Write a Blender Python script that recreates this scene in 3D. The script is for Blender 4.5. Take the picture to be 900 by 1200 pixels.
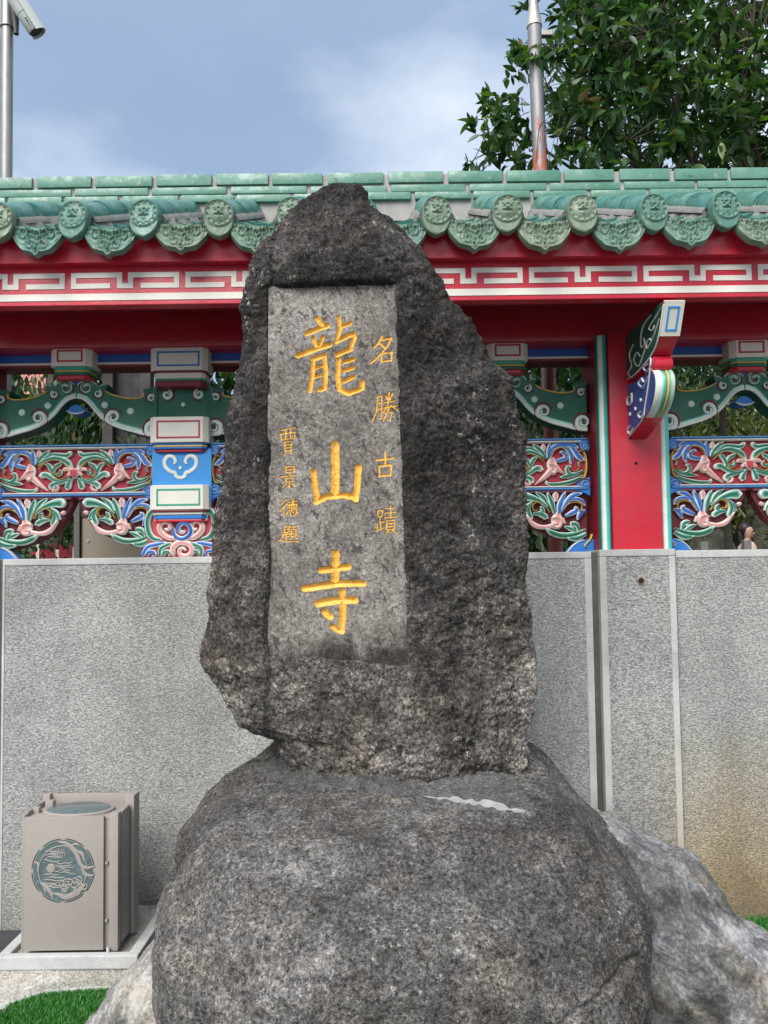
import bpy, bmesh, math, random
import numpy as np
from mathutils import Vector, Matrix

for o in list(bpy.data.objects):
    bpy.data.objects.remove(o, do_unlink=True)
SC = bpy.context.scene
COL = SC.collection
R = math.radians

# ---------------------------------------------------------------- camera
CAM_H, PITCH, ROLL, FPX = 1.65, R(2.8), R(-0.75), 906.0
PPY = 632.0                                # row of the optical axis (the lens is shifted up a little)
cam_d = bpy.data.cameras.new('camera')
cam_d.sensor_fit = 'VERTICAL'
cam_d.sensor_height = 36.0
cam_d.lens = 36.0 * FPX / 1200.0
cam_d.shift_y = (PPY - 600.0) / 1200.0
cam_d.clip_start, cam_d.clip_end = 0.05, 2000.0
cam = bpy.data.objects.new('camera', cam_d)
CAMROT = Matrix.Rotation(math.pi / 2 + PITCH, 3, 'X') @ Matrix.Rotation(ROLL, 3, 'Z')
cam.matrix_world = Matrix.Translation((0, 0, CAM_H)) @ CAMROT.to_4x4()
COL.objects.link(cam)
SC.camera = cam

# ---------------------------------------------------------------- sky, sun, exposure
SUN_EL, SUN_AZ = R(44), R(203)          # azimuth clockwise from +Y (north)
world = bpy.data.worlds.new('World')
SC.world = world
world.use_nodes = True
wn, wl = world.node_tree.nodes, world.node_tree.links
wn.clear()
w_out = wn.new('ShaderNodeOutputWorld')
w_bg = wn.new('ShaderNodeBackground')
w_sky = wn.new('ShaderNodeTexSky')
w_sky.sky_type = 'NISHITA'
w_sky.sun_disc = False
w_sky.sun_elevation = SUN_EL
w_sky.sun_rotation = SUN_AZ
w_sky.air_density = 1.3
w_sky.dust_density = 2.0
w_tc = wn.new('ShaderNodeTexCoord')
w_map = wn.new('ShaderNodeMapping')
w_map.inputs['Scale'].default_value = (1.0, 1.0, 2.0)
w_map.inputs['Location'].default_value = (4.15, 5.11, 8.28)
w_n = wn.new('ShaderNodeTexNoise')
w_n.inputs['Scale'].default_value = 1.3
w_n.inputs['Detail'].default_value = 9.0
w_n.inputs['Roughness'].default_value = 0.5
w_r = wn.new('ShaderNodeValToRGB')
w_r.color_ramp.elements[0].position = 0.36
w_r.color_ramp.elements[0].color = (0.55, 0.55, 0.55, 1)
w_r.color_ramp.elements[1].position = 0.66
w_r.color_ramp.elements[1].color = (1, 1, 1, 1)
w_n2 = wn.new('ShaderNodeTexNoise')
w_n2.inputs['Scale'].default_value = 1.4
w_n2.inputs['Detail'].default_value = 7.0
w_r2 = wn.new('ShaderNodeValToRGB')
w_r2.color_ramp.elements[0].position = 0.40
w_r2.color_ramp.elements[0].color = (3.2, 4.2, 5.9, 1)
w_r2.color_ramp.elements[1].position = 0.62
w_r2.color_ramp.elements[1].color = (10.6, 11.0, 11.5, 1)
w_mix = wn.new('ShaderNodeMix')
w_mix.data_type = 'RGBA'
wl.new(w_tc.outputs['Generated'], w_map.inputs['Vector'])
wl.new(w_map.outputs['Vector'], w_n.inputs['Vector'])
wl.new(w_map.outputs['Vector'], w_n2.inputs['Vector'])
wl.new(w_n.outputs['Fac'], w_r.inputs['Fac'])
wl.new(w_n2.outputs['Fac'], w_r2.inputs['Fac'])
wl.new(w_r.outputs['Color'], w_mix.inputs['Factor'])
wl.new(w_sky.outputs['Color'], w_mix.inputs['A'])
wl.new(w_r2.outputs['Color'], w_mix.inputs['B'])
wl.new(w_mix.outputs['Result'], w_bg.inputs['Color'])
w_bg.inputs['Strength'].default_value = 0.112
wl.new(w_bg.outputs['Background'], w_out.inputs['Surface'])

sun_d = bpy.data.lights.new('sun', 'SUN')
sun_d.energy = 3.7
sun_d.angle = R(40)
sun_d.color = (1.0, 0.955, 0.89)
sun = bpy.data.objects.new('sun', sun_d)
sdir = Vector((math.sin(SUN_AZ) * math.cos(SUN_EL), math.cos(SUN_AZ) * math.cos(SUN_EL), math.sin(SUN_EL)))
sun.rotation_euler = sdir.to_track_quat('Z', 'Y').to_euler()
sun.location = (0, -3, 9)
COL.objects.link(sun)

SC.view_settings.view_transform = 'Standard'
SC.view_settings.look = 'None'
SC.view_settings.gamma = 1.0
SC.view_settings.exposure = 0.35
SC.view_settings.use_curve_mapping = False
SC.cycles.use_denoising = True
SC.cycles.max_bounces = 8

# ---------------------------------------------------------------- photo pixel -> place
def ray(px, py):
    d = CAMROT @ Vector(((px - 450) / FPX, -(py - PPY) / FPX, -1.0))
    return d
def W(px, py, Y):                       # point of the pixel's ray on the plane y = Y
    d = ray(px, py); k = Y / d.y
    return Vector((d.x * k, Y, CAM_H + d.z * k))
def WX(px, py, X):                      # ... on the plane x = X
    d = ray(px, py); k = X / d.x
    return Vector((X, d.y * k, CAM_H + d.z * k))
def ZC(py, Y):                          # height of picture row py at the picture centre, at depth Y
    return W(450, py, Y).z

# ---------------------------------------------------------------- noise in numpy
_rng = np.random.RandomState(7)
_perm = np.concatenate([_rng.permutation(256)] * 3)
_grad = _rng.normal(size=(256, 3)); _grad /= np.linalg.norm(_grad, axis=1)[:, None]
def perlin(p):
    i = np.floor(p).astype(np.int64); f = p - i
    u = f * f * f * (f * (f * 6 - 15) + 10)
    i &= 255
    out = np.zeros(len(p))
    for dx in (0, 1):
        for dy in (0, 1):
            for dz in (0, 1):
                h = _perm[_perm[_perm[(i[:, 0] + dx) & 255] + ((i[:, 1] + dy) & 255)] + ((i[:, 2] + dz) & 255)]
                g = _grad[h]
                dot = g[:, 0] * (f[:, 0] - dx) + g[:, 1] * (f[:, 1] - dy) + g[:, 2] * (f[:, 2] - dz)
                w = (u[:, 0] if dx else 1 - u[:, 0]) * (u[:, 1] if dy else 1 - u[:, 1]) * (u[:, 2] if dz else 1 - u[:, 2])
                out += w * dot
    return out * 1.5
def fbm(p, scale, octv=4, gain=0.5, off=0.0):
    out = np.zeros(len(p)); a = 1.0; q = p * scale + off
    for _ in range(octv):
        out += a * perlin(q); q = q * 2.03 + 17.3; a *= gain
    return out
def ridged(p, scale, octv=4, off=0.0):
    out = np.zeros(len(p)); a = 1.0; q = p * scale + off
    for _ in range(octv):
        out += a * (1 - 2 * np.abs(perlin(q))); q = q * 2.07 + 9.1; a *= 0.5
    return out * 0.5
def worley(p, scale, off=0.0):
    q = p * scale + off
    i = np.floor(q).astype(np.int64); best = np.full(len(p), 9.0)
    for dx in (-1, 0, 1):
        for dy in (-1, 0, 1):
            for dz in (-1, 0, 1):
                c = i + np.array((dx, dy, dz)); m = c & 255
                h = _perm[_perm[_perm[m[:, 0]] + m[:, 1]] + m[:, 2]]
                pt = c + (_grad[h] * 0.5 + 0.5)
                best = np.minimum(best, ((q - pt) ** 2).sum(1))
    return np.sqrt(best)

# ---------------------------------------------------------------- objects
def setp(o, label=None, cat=None, group=None, kind=None):
    if label: o['label'] = label
    if cat: o['category'] = cat
    if group: o['group'] = group
    if kind: o['kind'] = kind
    return o
def link(name, mesh, parent=None, loc=None):
    o = bpy.data.objects.new(name, mesh)
    COL.objects.link(o)
    if loc is not None: o.location = loc
    if parent is not None: o.parent = parent
    return o
def empty(name, loc=(0, 0, 0), rz=0.0):
    o = bpy.data.objects.new(name, None)
    o.empty_display_size = 0.1
    COL.objects.link(o); o.location = loc; o.rotation_euler = (0, 0, rz)
    return o
def mesh_np(name, V, F, mat=None, smooth=True, col=None):
    me = bpy.data.meshes.new(name)
    V = np.asarray(V, dtype=np.float64)
    if isinstance(F, np.ndarray):
        n, k = F.shape
        me.vertices.add(len(V)); me.vertices.foreach_set('co', V.ravel())
        me.loops.add(n * k); me.loops.foreach_set('vertex_index', F.ravel().astype(np.int32))
        me.polygons.add(n)
        me.polygons.foreach_set('loop_start', np.arange(0, n * k, k, dtype=np.int32))
        me.polygons.foreach_set('loop_total', np.full(n, k, dtype=np.int32))
        me.update(calc_edges=True)
    else:
        me.from_pydata([tuple(v) for v in V], [], F); me.update()
    if smooth: me.polygons.foreach_set('use_smooth', np.ones(len(me.polygons), dtype=bool))
    if col is not None:
        at = me.attributes.new('Col', 'FLOAT_COLOR', 'POINT')
        c = np.ones((len(V), 4)); c[:, :3] = col
        at.data.foreach_set('color', c.ravel())
    if mat is not None: me.materials.append(mat)
    return me
def grid_faces(nv, nu, closed=False):
    j = np.arange(nu if closed else nu - 1); i = np.arange(nv - 1)
    I, J = np.meshgrid(i, j, indexing='ij'); J2 = (J + 1) % nu
    return np.stack([I * nu + J, I * nu + J2, (I + 1) * nu + J2, (I + 1) * nu + J], -1).reshape(-1, 4)
class MB:                               # collects shapes of ONE piece
    def __init__(s): s.V = []; s.F = []; s.C = []; s.hascol = False
    def add(s, V, F, col=None):
        b = len(s.V)
        s.V += [tuple(v) for v in V]; s.F += [tuple(i + b for i in f) for f in F]
        if col is None: s.C += [(1, 1, 1)] * len(V)
        else:
            s.hascol = True
            s.C += [tuple(c) for c in col] if len(np.shape(col)) == 2 else [tuple(col)] * len(V)
        return s
    def box(s, x0, x1, y0, y1, z0, z1, col=None, bev=0.0):
        if bev <= 0:
            V = [(x, y, z) for z in (z0, z1) for y in (y0, y1) for x in (x0, x1)]
            F = [(0, 2, 3, 1), (4, 5, 7, 6), (0, 1, 5, 4), (2, 6, 7, 3), (0, 4, 6, 2), (1, 3, 7, 5)]
            return s.add(V, F, col)
        bm = bmesh.new(); bmesh.ops.create_cube(bm, size=1)
        for v in bm.verts:
            v.co = Vector(((x0 + x1) / 2 + v.co.x * (x1 - x0), (y0 + y1) / 2 + v.co.y * (y1 - y0), (z0 + z1) / 2 + v.co.z * (z1 - z0)))
        bmesh.ops.bevel(bm, geom=bm.edges[:] + bm.verts[:], offset=bev, segments=2, profile=0.6, affect='EDGES')
        bm.verts.index_update()
        V = [v.co[:] for v in bm.verts]; F = [[v.index for v in f.verts] for f in bm.faces]
        bm.free(); return s.add(V, F, col)
    def prism(s, pts, w0, w1, axes='xzy', col=None, bev=0.0):
        # polygon pts (a,b) extruded along the third axis from w0 to w1
        n = len(pts); ia = 'xyz'.index(axes[0]); ib = 'xyz'.index(axes[1]); ic = 'xyz'.index(axes[2])
        def mk(a, b, c):
            v = [0, 0, 0]; v[ia] = a; v[ib] = b; v[ic] = c; return tuple(v)
        bm = bmesh.new()
        A = [bm.verts.new(mk(a, b, w0)) for a, b in pts]; B = [bm.verts.new(mk(a, b, w1)) for a, b in pts]
        bm.faces.new(A); bm.faces.new(B[::-1])
        for k in range(n): bm.faces.new((A[k], B[k], B[(k + 1) % n], A[(k + 1) % n]))
        bmesh.ops.recalc_face_normals(bm, faces=bm.faces)
        if bev > 0:
            es = [e for e in bm.edges if (e.verts[0] in A) == (e.verts[1] in A)]
            bmesh.ops.bevel(bm, geom=es, offset=bev, segments=2, profile=0.6, affect='EDGES')
        bmesh.ops.triangulate(bm, faces=[f for f in bm.faces if len(f.verts) > 4])
        bm.verts.index_update()
        V = [v.co[:] for v in bm.verts]; F = [[v.index for v in f.verts] for f in bm.faces]
        bm.free(); return s.add(V, F, col)
    def tube(s, pts, rad, n=12, col=None, cap=True):
        P = [Vector(p) for p in pts]; rr = rad if hasattr(rad, '__len__') else [rad] * len(P)
        V = []; F = []; prev = None
        for k, p in enumerate(P):
            t = (P[min(k + 1, len(P) - 1)] - P[max(k - 1, 0)]).normalized()
            if prev is None:
                a = t.orthogonal().normalized()
            else:
                a = (prev - t * prev.dot(t))
                a = a.normalized() if a.length > 1e-6 else t.orthogonal().normalized()
            prev = a; b = t.cross(a)
            for j in range(n):
                th = 2 * math.pi * j / n
                V.append(p + (a * math.cos(th) + b * math.sin(th)) * rr[k])
        for k in range(len(P) - 1):
            for j in range(n):
                F.append((k * n + j, k * n + (j + 1) % n, (k + 1) * n + (j + 1) % n, (k + 1) * n + j))
        if cap:
            F.append(tuple(range(n))[::-1]); F.append(tuple((len(P) - 1) * n + j for j in range(n)))
        return s.add(V, F, col)
    def lathe(s, prof, center=(0, 0, 0), axis='z', n=24, col=None):
        V = []; F = []
        for (r, h) in prof:
            for j in range(n):
                th = 2 * math.pi * j / n; a, b = r * math.cos(th), r * math.sin(th)
                v = {'z': (a, b, h), 'y': (a, h, b), 'x': (h, a, b)}[axis]
                V.append((v[0] + center[0], v[1] + center[1], v[2] + center[2]))
        for k in range(len(prof) - 1):
            for j in range(n):
                F.append((k * n + j, k * n + (j + 1) % n, (k + 1) * n + (j + 1) % n, (k + 1) * n + j))
        F.append(tuple(range(n))[::-1]); F.append(tuple((len(prof) - 1) * n + j for j in range(n)))
        return s.add(V, F, col)
    def mesh(s, name, mat, smooth=False):
        me = bpy.data.meshes.new(name)
        me.from_pydata(s.V, [], s.F); me.update()
        bm = bmesh.new(); bm.from_mesh(me); bmesh.ops.recalc_face_normals(bm, faces=bm.faces); bm.to_mesh(me); bm.free()
        if s.hascol:
            at = me.attributes.new('Col', 'FLOAT_COLOR', 'POINT')
            c = np.ones((len(s.V), 4)); c[:, :3] = np.array(s.C)
            at.data.foreach_set('color', c.ravel())
        if smooth:
            me.polygons.foreach_set('use_smooth', np.ones(len(me.polygons), dtype=bool))
            try: me.set_sharp_from_angle(angle=R(38))
            except Exception: pass
        me.materials.append(mat)
        return me
    def build(s, name, mat, parent=None, loc=None, smooth=False):
        return link(name, s.mesh(name, mat, smooth), parent, loc)

def catmull(P, n):
    P = np.asarray(P, float)
    if len(P) == 2:
        t = np.linspace(0, 1, n)[:, None]; return P[0] * (1 - t) + P[1] * t
    Q = np.vstack([2 * P[0] - P[1], P, 2 * P[-1] - P[-2]])
    seg = len(P) - 1; out = []
    for t in np.linspace(0, seg, n):
        k = min(int(t), seg - 1); u = t - k
        a, b, c, d = Q[k], Q[k + 1], Q[k + 2], Q[k + 3]
        out.append(0.5 * ((2 * b) + (-a + c) * u + (2 * a - 5 * b + 4 * c - d) * u * u + (-a + 3 * b - 3 * c + d) * u ** 3))
    return np.array(out)

# ---------------------------------------------------------------- materials
def newmat(name):
    m = bpy.data.materials.new(name); m.use_nodes = True
    nt = m.node_tree; b = nt.nodes['Principled BSDF']
    return m, nt, nt.nodes, nt.links, b
def ramp(N, stops):
    r = N.new('ShaderNodeValToRGB'); e = r.color_ramp.elements
    while len(e) < len(stops): e.new(0.5)
    for k, (p, c) in enumerate(stops):
        e[k].position = p
        c = (c, c, c) if not hasattr(c, '__len__') else c
        e[k].color = (*c[:3], 1)
    return r
def noise(N, L, vec, scale, detail=6, rough=0.6, dist=0.0):
    n = N.new('ShaderNodeTexNoise')
    n.inputs['Scale'].default_value = scale; n.inputs['Detail'].default_value = detail
    n.inputs['Roughness'].default_value = rough; n.inputs['Distortion'].default_value = dist
    L.new(vec, n.inputs['Vector']); return n.outputs['Fac']
def mixc(N, L, fac, a, b, blend='MIX'):
    m = N.new('ShaderNodeMix'); m.data_type = 'RGBA'; m.blend_type = blend
    for sock, v in (('Factor', fac), ('A', a), ('B', b)):
        s = m.inputs[sock]
        if hasattr(v, 'is_output'): L.new(v, s)
        elif hasattr(v, '__len__'): s.default_value = (*v[:3], 1)
        else: s.default_value = v
    return m.outputs['Result']
def mapping(N, L, vec, scale=(1, 1, 1), rot=(0, 0, 0), loc=(0, 0, 0)):
    m = N.new('ShaderNodeMapping')
    m.inputs['Scale'].default_value = scale; m.inputs['Rotation'].default_value = rot; m.inputs['Location'].default_value = loc
    L.new(vec, m.inputs['Vector']); return m.outputs['Vector']
def math_(N, L, op, a, b=None, clamp=False):
    m = N.new('ShaderNodeMath'); m.operation = op; m.use_clamp = clamp
    for k, v in enumerate((a, b)):
        if v is None: continue
        if hasattr(v, 'is_output'): L.new(v, m.inputs[k])
        else: m.inputs[k].default_value = v
    return m.outputs[0]
def bump(N, L, b, height, strength=0.4, dist=0.01, prev=None):
    n = N.new('ShaderNodeBump'); n.inputs['Strength'].default_value = strength; n.inputs['Distance'].default_value = dist
    L.new(height, n.inputs['Height'])
    if prev is not None: L.new(prev, n.inputs['Normal'])
    L.new(n.outputs['Normal'], b.inputs['Normal']); return n.outputs['Normal']
def geo_pos(N):
    return N.new('ShaderNodeNewGeometry').outputs['Position']

def paint(name, col, rough=0.38, wear=0.25, spec=0.4, dirt=(0.05, 0.035, 0.03), bumpk=0.25):
    m, nt, N, L, b = newmat(name)
    p = geo_pos(N)
    n1 = noise(N, L, p, 9, 8, 0.65); n2 = noise(N, L, p, 70, 5, 0.6)
    k = ramp(N, [(0.35, 0.0), (0.75, 1.0)]); L.new(n1, k.inputs['Fac'])
    k2 = ramp(N, [(0.58, 0.0), (0.72, 1.0)]); L.new(n2, k2.inputs['Fac'])
    c = mixc(N, L, math_(N, L, 'MULTIPLY', k.outputs['Color'], wear), col, tuple(x * 0.62 + d * 0.3 for x, d in zip(col, dirt)))
    c = mixc(N, L, math_(N, L, 'MULTIPLY', k2.outputs['Color'], wear * 0.7), c, tuple(min(1, x * 1.15 + 0.04) for x in col))
    k3 = ramp(N, [(0.40, 0.0), (0.68, 1.0)]); L.new(noise(N, L, mapping(N, L, p, scale=(2.2, 2.2, 5.5), loc=(3, 2, 8)), 1.0, 7, 0.7), k3.inputs['Fac'])   # sun-faded, dusty passages
    c = mixc(N, L, math_(N, L, 'MULTIPLY', k3.outputs['Color'], min(1, wear * 0.55)), c, tuple(x * 0.72 + 0.045 for x in col))
    L.new(c, b.inputs['Base Color'])
    rr = ramp(N, [(0.3, rough * 0.8), (0.7, min(1, rough * 1.5))]); L.new(n1, rr.inputs['Fac']); L.new(rr.outputs['Color'], b.inputs['Roughness'])
    b.inputs['Specular IOR Level'].default_value = spec
    bump(N, L, b, noise(N, L, p, 38, 6, 0.6), bumpk, 0.004)
    return m
def paint_vc(name, rough=0.42):
    m, nt, N, L, b = newmat(name)
    a = N.new('ShaderNodeAttribute'); a.attribute_name = 'Col'
    p = geo_pos(N)
    n1 = noise(N, L, p, 14, 8, 0.65); n2 = noise(N, L, p, 130, 4, 0.6)
    k = ramp(N, [(0.42, 0.0), (0.78, 0.55)]); L.new(n1, k.inputs['Fac'])
    c = mixc(N, L, k.outputs['Color'], a.outputs['Color'], (0.10, 0.075, 0.06), 'MULTIPLY')
    k2 = ramp(N, [(0.60, 0.0), (0.74, 0.4)]); L.new(n2, k2.inputs['Fac'])
    c = mixc(N, L, k2.outputs['Color'], c, (0.16, 0.12, 0.10))
    # thin the first wear so that paint stays clean
    c = mixc(N, L, 0.45, a.outputs['Color'], c)
    L.new(c, b.inputs['Base Color'])
    b.inputs['Roughness'].default_value = rough
    bump(N, L, b, n2, 0.2, 0.003)
    return m

def rock(name, dark, mid, light, pit=0.6, scale=1.0, bumps=0.8, lichen=None, lichen_amt=0.0, warm=None, rough=0.92, zdark=None, grain=0.85):
    m, nt, N, L, b = newmat(name)
    p = geo_pos(N)
    big = noise(N, L, p, 2.6 * scale, 6, 0.6)
    med = noise(N, L, p, 16 * scale, 8, 0.68)
    fine = noise(N, L, p, 95 * scale, 6, 0.7)
    r = ramp(N, [(0.40, dark), (0.505, mid), (0.62, light)])
    f = math_(N, L, 'ADD', math_(N, L, 'MULTIPLY', big, 0.35), math_(N, L, 'ADD', math_(N, L, 'MULTIPLY', med, 0.35), math_(N, L, 'MULTIPLY', fine, 0.30)))
    L.new(f, r.inputs['Fac']); c = r.outputs['Color']
    if warm is not None:
        w = ramp(N, [(0.45, 0.0), (0.62, 0.75)]); L.new(noise(N, L, mapping(N, L, p, loc=(3, 1, 7)), 4.5 * scale, 6, 0.6), w.inputs['Fac'])
        c = mixc(N, L, w.outputs['Color'], c, mixc(N, L, 1.0, c, warm, 'MULTIPLY'))
    if zdark is not None:        # weathering crust: (z0, z1, tint) fades in with height
        z0, z1, tint = zdark
        s = N.new('ShaderNodeSeparateXYZ'); L.new(p, s.inputs['Vector'])
        g = N.new('ShaderNodeMapRange'); g.inputs['From Min'].default_value = z0; g.inputs['From Max'].default_value = z1
        L.new(math_(N, L, 'ADD', s.outputs['Z'], math_(N, L, 'MULTIPLY', math_(N, L, 'SUBTRACT', noise(N, L, p, 5, 6, 0.65), 0.5), 1.1)), g.inputs['Value'])
        c = mixc(N, L, g.outputs['Result'], c, mixc(N, L, 1.0, c, tint, 'MULTIPLY'))
    sp = ramp(N, [(0.41, 0.20), (0.475, 0.80), (0.535, 1.12), (0.61, 2.2)])      # dark and pale mineral grains
    L.new(math_(N, L, 'ADD', math_(N, L, 'MULTIPLY', noise(N, L, mapping(N, L, p, loc=(1, 6, 3)), 190, 4, 0.75), 0.55), math_(N, L, 'MULTIPLY', noise(N, L, mapping(N, L, p, loc=(7, 2, 5)), 75, 3, 0.7), 0.45)), sp.inputs['Fac'])
    c = mixc(N, L, grain, c, mixc(N, L, 1.0, c, sp.outputs['Color'], 'MULTIPLY'))
    v = N.new('ShaderNodeTexVoronoi'); v.inputs['Scale'].default_value = 75 * scale; v.inputs['Randomness'].default_value = 1
    L.new(p, v.inputs['Vector'])
    pr = ramp(N, [(0.10, 0.0), (0.38, 1.0)]); L.new(v.outputs['Distance'], pr.inputs['Fac'])
    holes = ramp(N, [(0.46, 1.0), (0.60, 0.0)]); L.new(noise(N, L, p, 24 * scale, 4, 0.6), holes.inputs['Fac'])
    pitm = math_(N, L, 'MAXIMUM', pr.outputs['Color'], holes.outputs['Color'])
    if lichen is not None:
        lr = ramp(N, [(0.66 - 0.1 * lichen_amt, 0.0), (0.69 - 0.1 * lichen_amt, 1.0)]); L.new(noise(N, L, mapping(N, L, p, loc=(9, 4, 2)), 40 * scale, 7, 0.75), lr.inputs['Fac'])
        lb = ramp(N, [(0.52, 0.0), (0.66, 1.0)]); L.new(noise(N, L, mapping(N, L, p, loc=(5, 8, 1)), 5 * scale, 3, 0.5), lb.inputs['Fac'])
        c = mixc(N, L, math_(N, L, 'MULTIPLY', lr.outputs['Color'], lb.outputs['Color']), c, lichen)
    L.new(c, b.inputs['Base Color'])
    b.inputs['Roughness'].default_value = rough
    b.inputs['Specular IOR Level'].default_value = 0.3
    n1 = bump(N, L, b, math_(N, L, 'MULTIPLY', pitm, pit), bumps, 0.006)
    n2 = bump(N, L, b, fine, bumps * 0.8, 0.006, n1)
    bump(N, L, b, med, bumps * 0.7, 0.02, n2)
    return m
# ================================================================ GROUND AND TERRAIN
Y_W = 3.75                                # face of the stone wall
def soil_mat(name, a, b_, c_, sc=3.0):
    m, nt, N, L, b = newmat(name); p = geo_pos(N)
    r = ramp(N, [(0.3, a), (0.55, b_), (0.75, c_)])
    L.new(math_(N, L, 'ADD', math_(N, L, 'MULTIPLY', noise(N, L, p, sc, 8, 0.7), 0.6), math_(N, L, 'MULTIPLY', noise(N, L, p, sc * 18, 5, 0.7), 0.4)), r.inputs['Fac'])
    L.new(r.outputs['Color'], b.inputs['Base Color']); b.inputs['Roughness'].default_value = 0.95
    bump(N, L, b, noise(N, L, p, sc * 25, 5, 0.7), 0.5, 0.01)
    return m
M_turfbase = soil_mat('turf_base', (0.012, 0.05, 0.012), (0.02, 0.085, 0.018), (0.03, 0.12, 0.03), 6)
M_bank = soil_mat('bank_soil', (0.012, 0.016, 0.008), (0.030, 0.040, 0.015), (0.07, 0.075, 0.03), 1.3)
M_asphalt = soil_mat('asphalt', (0.03, 0.032, 0.036), (0.05, 0.053, 0.058), (0.085, 0.09, 0.095), 8)
M_conc = soil_mat('concrete', (0.28, 0.28, 0.27), (0.44, 0.44, 0.42), (0.56, 0.56, 0.53), 7)

g = MB().add([(-300, -300, -0.006), (300, -300, -0.006), (300, 600, -0.006), (-300, 600, -0.006)], [(0, 1, 2, 3)]).build('ground', soil_mat('forecourt_paving', (0.11, 0.11, 0.105), (0.17, 0.17, 0.165), (0.23, 0.23, 0.225), 5))
setp(g, 'pale concrete ground of the forecourt', 'ground', kind='structure')
lw = MB().add([(-1.475, 1.5, 0), (5.5, 1.5, 0), (5.5, 3.76, 0), (-1.475, 3.76, 0)], [(0, 1, 2, 3)]).build('lawn', M_turfbase)
setp(lw, 'green turf bed at the foot of the wall and boulder', 'lawn', kind='structure')
pv = MB().box(-6, -1.475, -2, 3.74, -0.05, 0.006).build('pavement', M_asphalt)
setp(pv, 'dark asphalt pavement at the edge of the turf', 'pavement', kind='structure')

# sloping garden behind the wall
xs = np.linspace(-40, 40, 161); ys = np.concatenate([np.linspace(4.7, 16, 80), np.linspace(16.5, 60, 60)])
X, Yg = np.meshgrid(xs, ys)
P3 = np.stack([X.ravel(), Yg.ravel(), np.zeros(X.size)], 1)
Zg = np.interp(P3[:, 1], [4.7, 5.2, 9, 14, 18, 24, 34, 60], [-0.05, 0.15, 0.45, 0.8, 2.4, 5.2, 9.5, 14]) + 0.35 * fbm(P3, 0.25, 4) * np.clip((P3[:, 1] - 5) / 6, 0, 1)
P3[:, 2] = Zg
bank = link('garden_bank', mesh_np('garden_bank', P3, grid_faces(len(ys), len(xs)), M_bank))
setp(bank, 'wooded garden bank rising behind the screens', 'bank', kind='structure')
def bank_z(x, y):
    return float(np.interp(y, [4.7, 5.2, 9, 14, 18, 24, 34, 60], [-0.05, 0.15, 0.45, 0.8, 2.4, 5.2, 9.5, 14]) + 0.35 * fbm(np.array([[x, y, 0.0]]), 0.25, 4)[0] * min(1, max(0, (y - 5) / 6)))

# ================================================================ STONE WALL
def granite(name, comb=True, stain=True):
    m, nt, N, L, b = newmat(name); p = geo_pos(N)
    fine = noise(N, L, mapping(N, L, p, scale=(64, 64, 265)), 1.0, 5, 0.72, 0.4)
    spk = noise(N, L, mapping(N, L, p, scale=(110, 110, 130)), 1.0, 3, 0.7)
    big = noise(N, L, p, 2.2, 6, 0.6)
    if comb:
        f = math_(N, L, 'ADD', math_(N, L, 'MULTIPLY', fine, 0.62), math_(N, L, 'MULTIPLY', spk, 0.38))
        r = ramp(N, [(0.40, (0.115, 0.118, 0.112)), (0.49, (0.27, 0.275, 0.262)), (0.58, (0.53, 0.535, 0.52))])
    else:
        f = math_(N, L, 'ADD', math_(N, L, 'MULTIPLY', spk, 0.5), math_(N, L, 'MULTIPLY', big, 0.5))
        r = ramp(N, [(0.3, (0.34, 0.345, 0.34)), (0.5, (0.46, 0.465, 0.455)), (0.7, (0.56, 0.565, 0.555))])
    L.new(f, r.inputs['Fac'])
    k = ramp(N, [(0.3, 0.72), (0.7, 1.1)]); L.new(big, k.inputs['Fac'])
    c = mixc(N, L, 1.0, r.outputs['Color'], k.outputs['Color'], 'MULTIPLY')
    vs = ramp(N, [(0.32, 0.76), (0.5, 1.0), (0.7, 1.08)]); L.new(noise(N, L, mapping(N, L, p, scale=(9, 9, 0.55)), 1.0, 6, 0.6), vs.inputs['Fac'])   # rain runs
    c = mixc(N, L, 0.35, c, mixc(N, L, 1.0, c, vs.outputs['Color'], 'MULTIPLY'))
    if stain:
        s = N.new('ShaderNodeSeparateXYZ'); L.new(p, s.inputs['Vector'])
        # yellowish mineral stain that creeps up from the soil at the right, and a darker brown tone towards the foot
        zz = math_(N, L, 'ADD', s.outputs['Z'], math_(N, L, 'MULTIPLY', math_(N, L, 'SUBTRACT', noise(N, L, mapping(N, L, p, scale=(3, 3, 1.2)), 1.0, 7, 0.65), 0.5), 0.9))
        g1 = N.new('ShaderNodeMapRange'); g1.inputs['From Min'].default_value = 1.0; g1.inputs['From Max'].default_value = 0.1
        L.new(zz, g1.inputs['Value'])
        g2 = N.new('ShaderNodeMapRange'); g2.inputs['From Min'].default_value = 1.05; g2.inputs['From Max'].default_value = 1.6
        L.new(math_(N, L, 'ADD', s.outputs['X'], math_(N, L, 'MULTIPLY', math_(N, L, 'SUBTRACT', big, 0.5), 0.5)), g2.inputs['Value'])
        c = mixc(N, L, math_(N, L, 'MULTIPLY', g1.outputs['Result'], g2.outputs['Result']), c, mixc(N, L, 1.0, c, (1.02, 0.76, 0.44), 'MULTIPLY'))
        g3 = N.new('ShaderNodeMapRange'); g3.inputs['From Min'].default_value = 0.32; g3.inputs['From Max'].default_value = -0.05
        L.new(zz, g3.inputs['Value'])
        c = mixc(N, L, math_(N, L, 'MULTIPLY', g3.outputs['Result'], 0.55), c, (0.10, 0.085, 0.065))
    L.new(c, b.inputs['Base Color']); b.inputs['Roughness'].default_value = 0.85
    bump(N, L, b, fine if comb else spk, 0.75 if comb else 0.25, 0.006)
    return m
M_comb = granite('granite_combed'); M_smooth = granite('granite_smooth', False)
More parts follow.
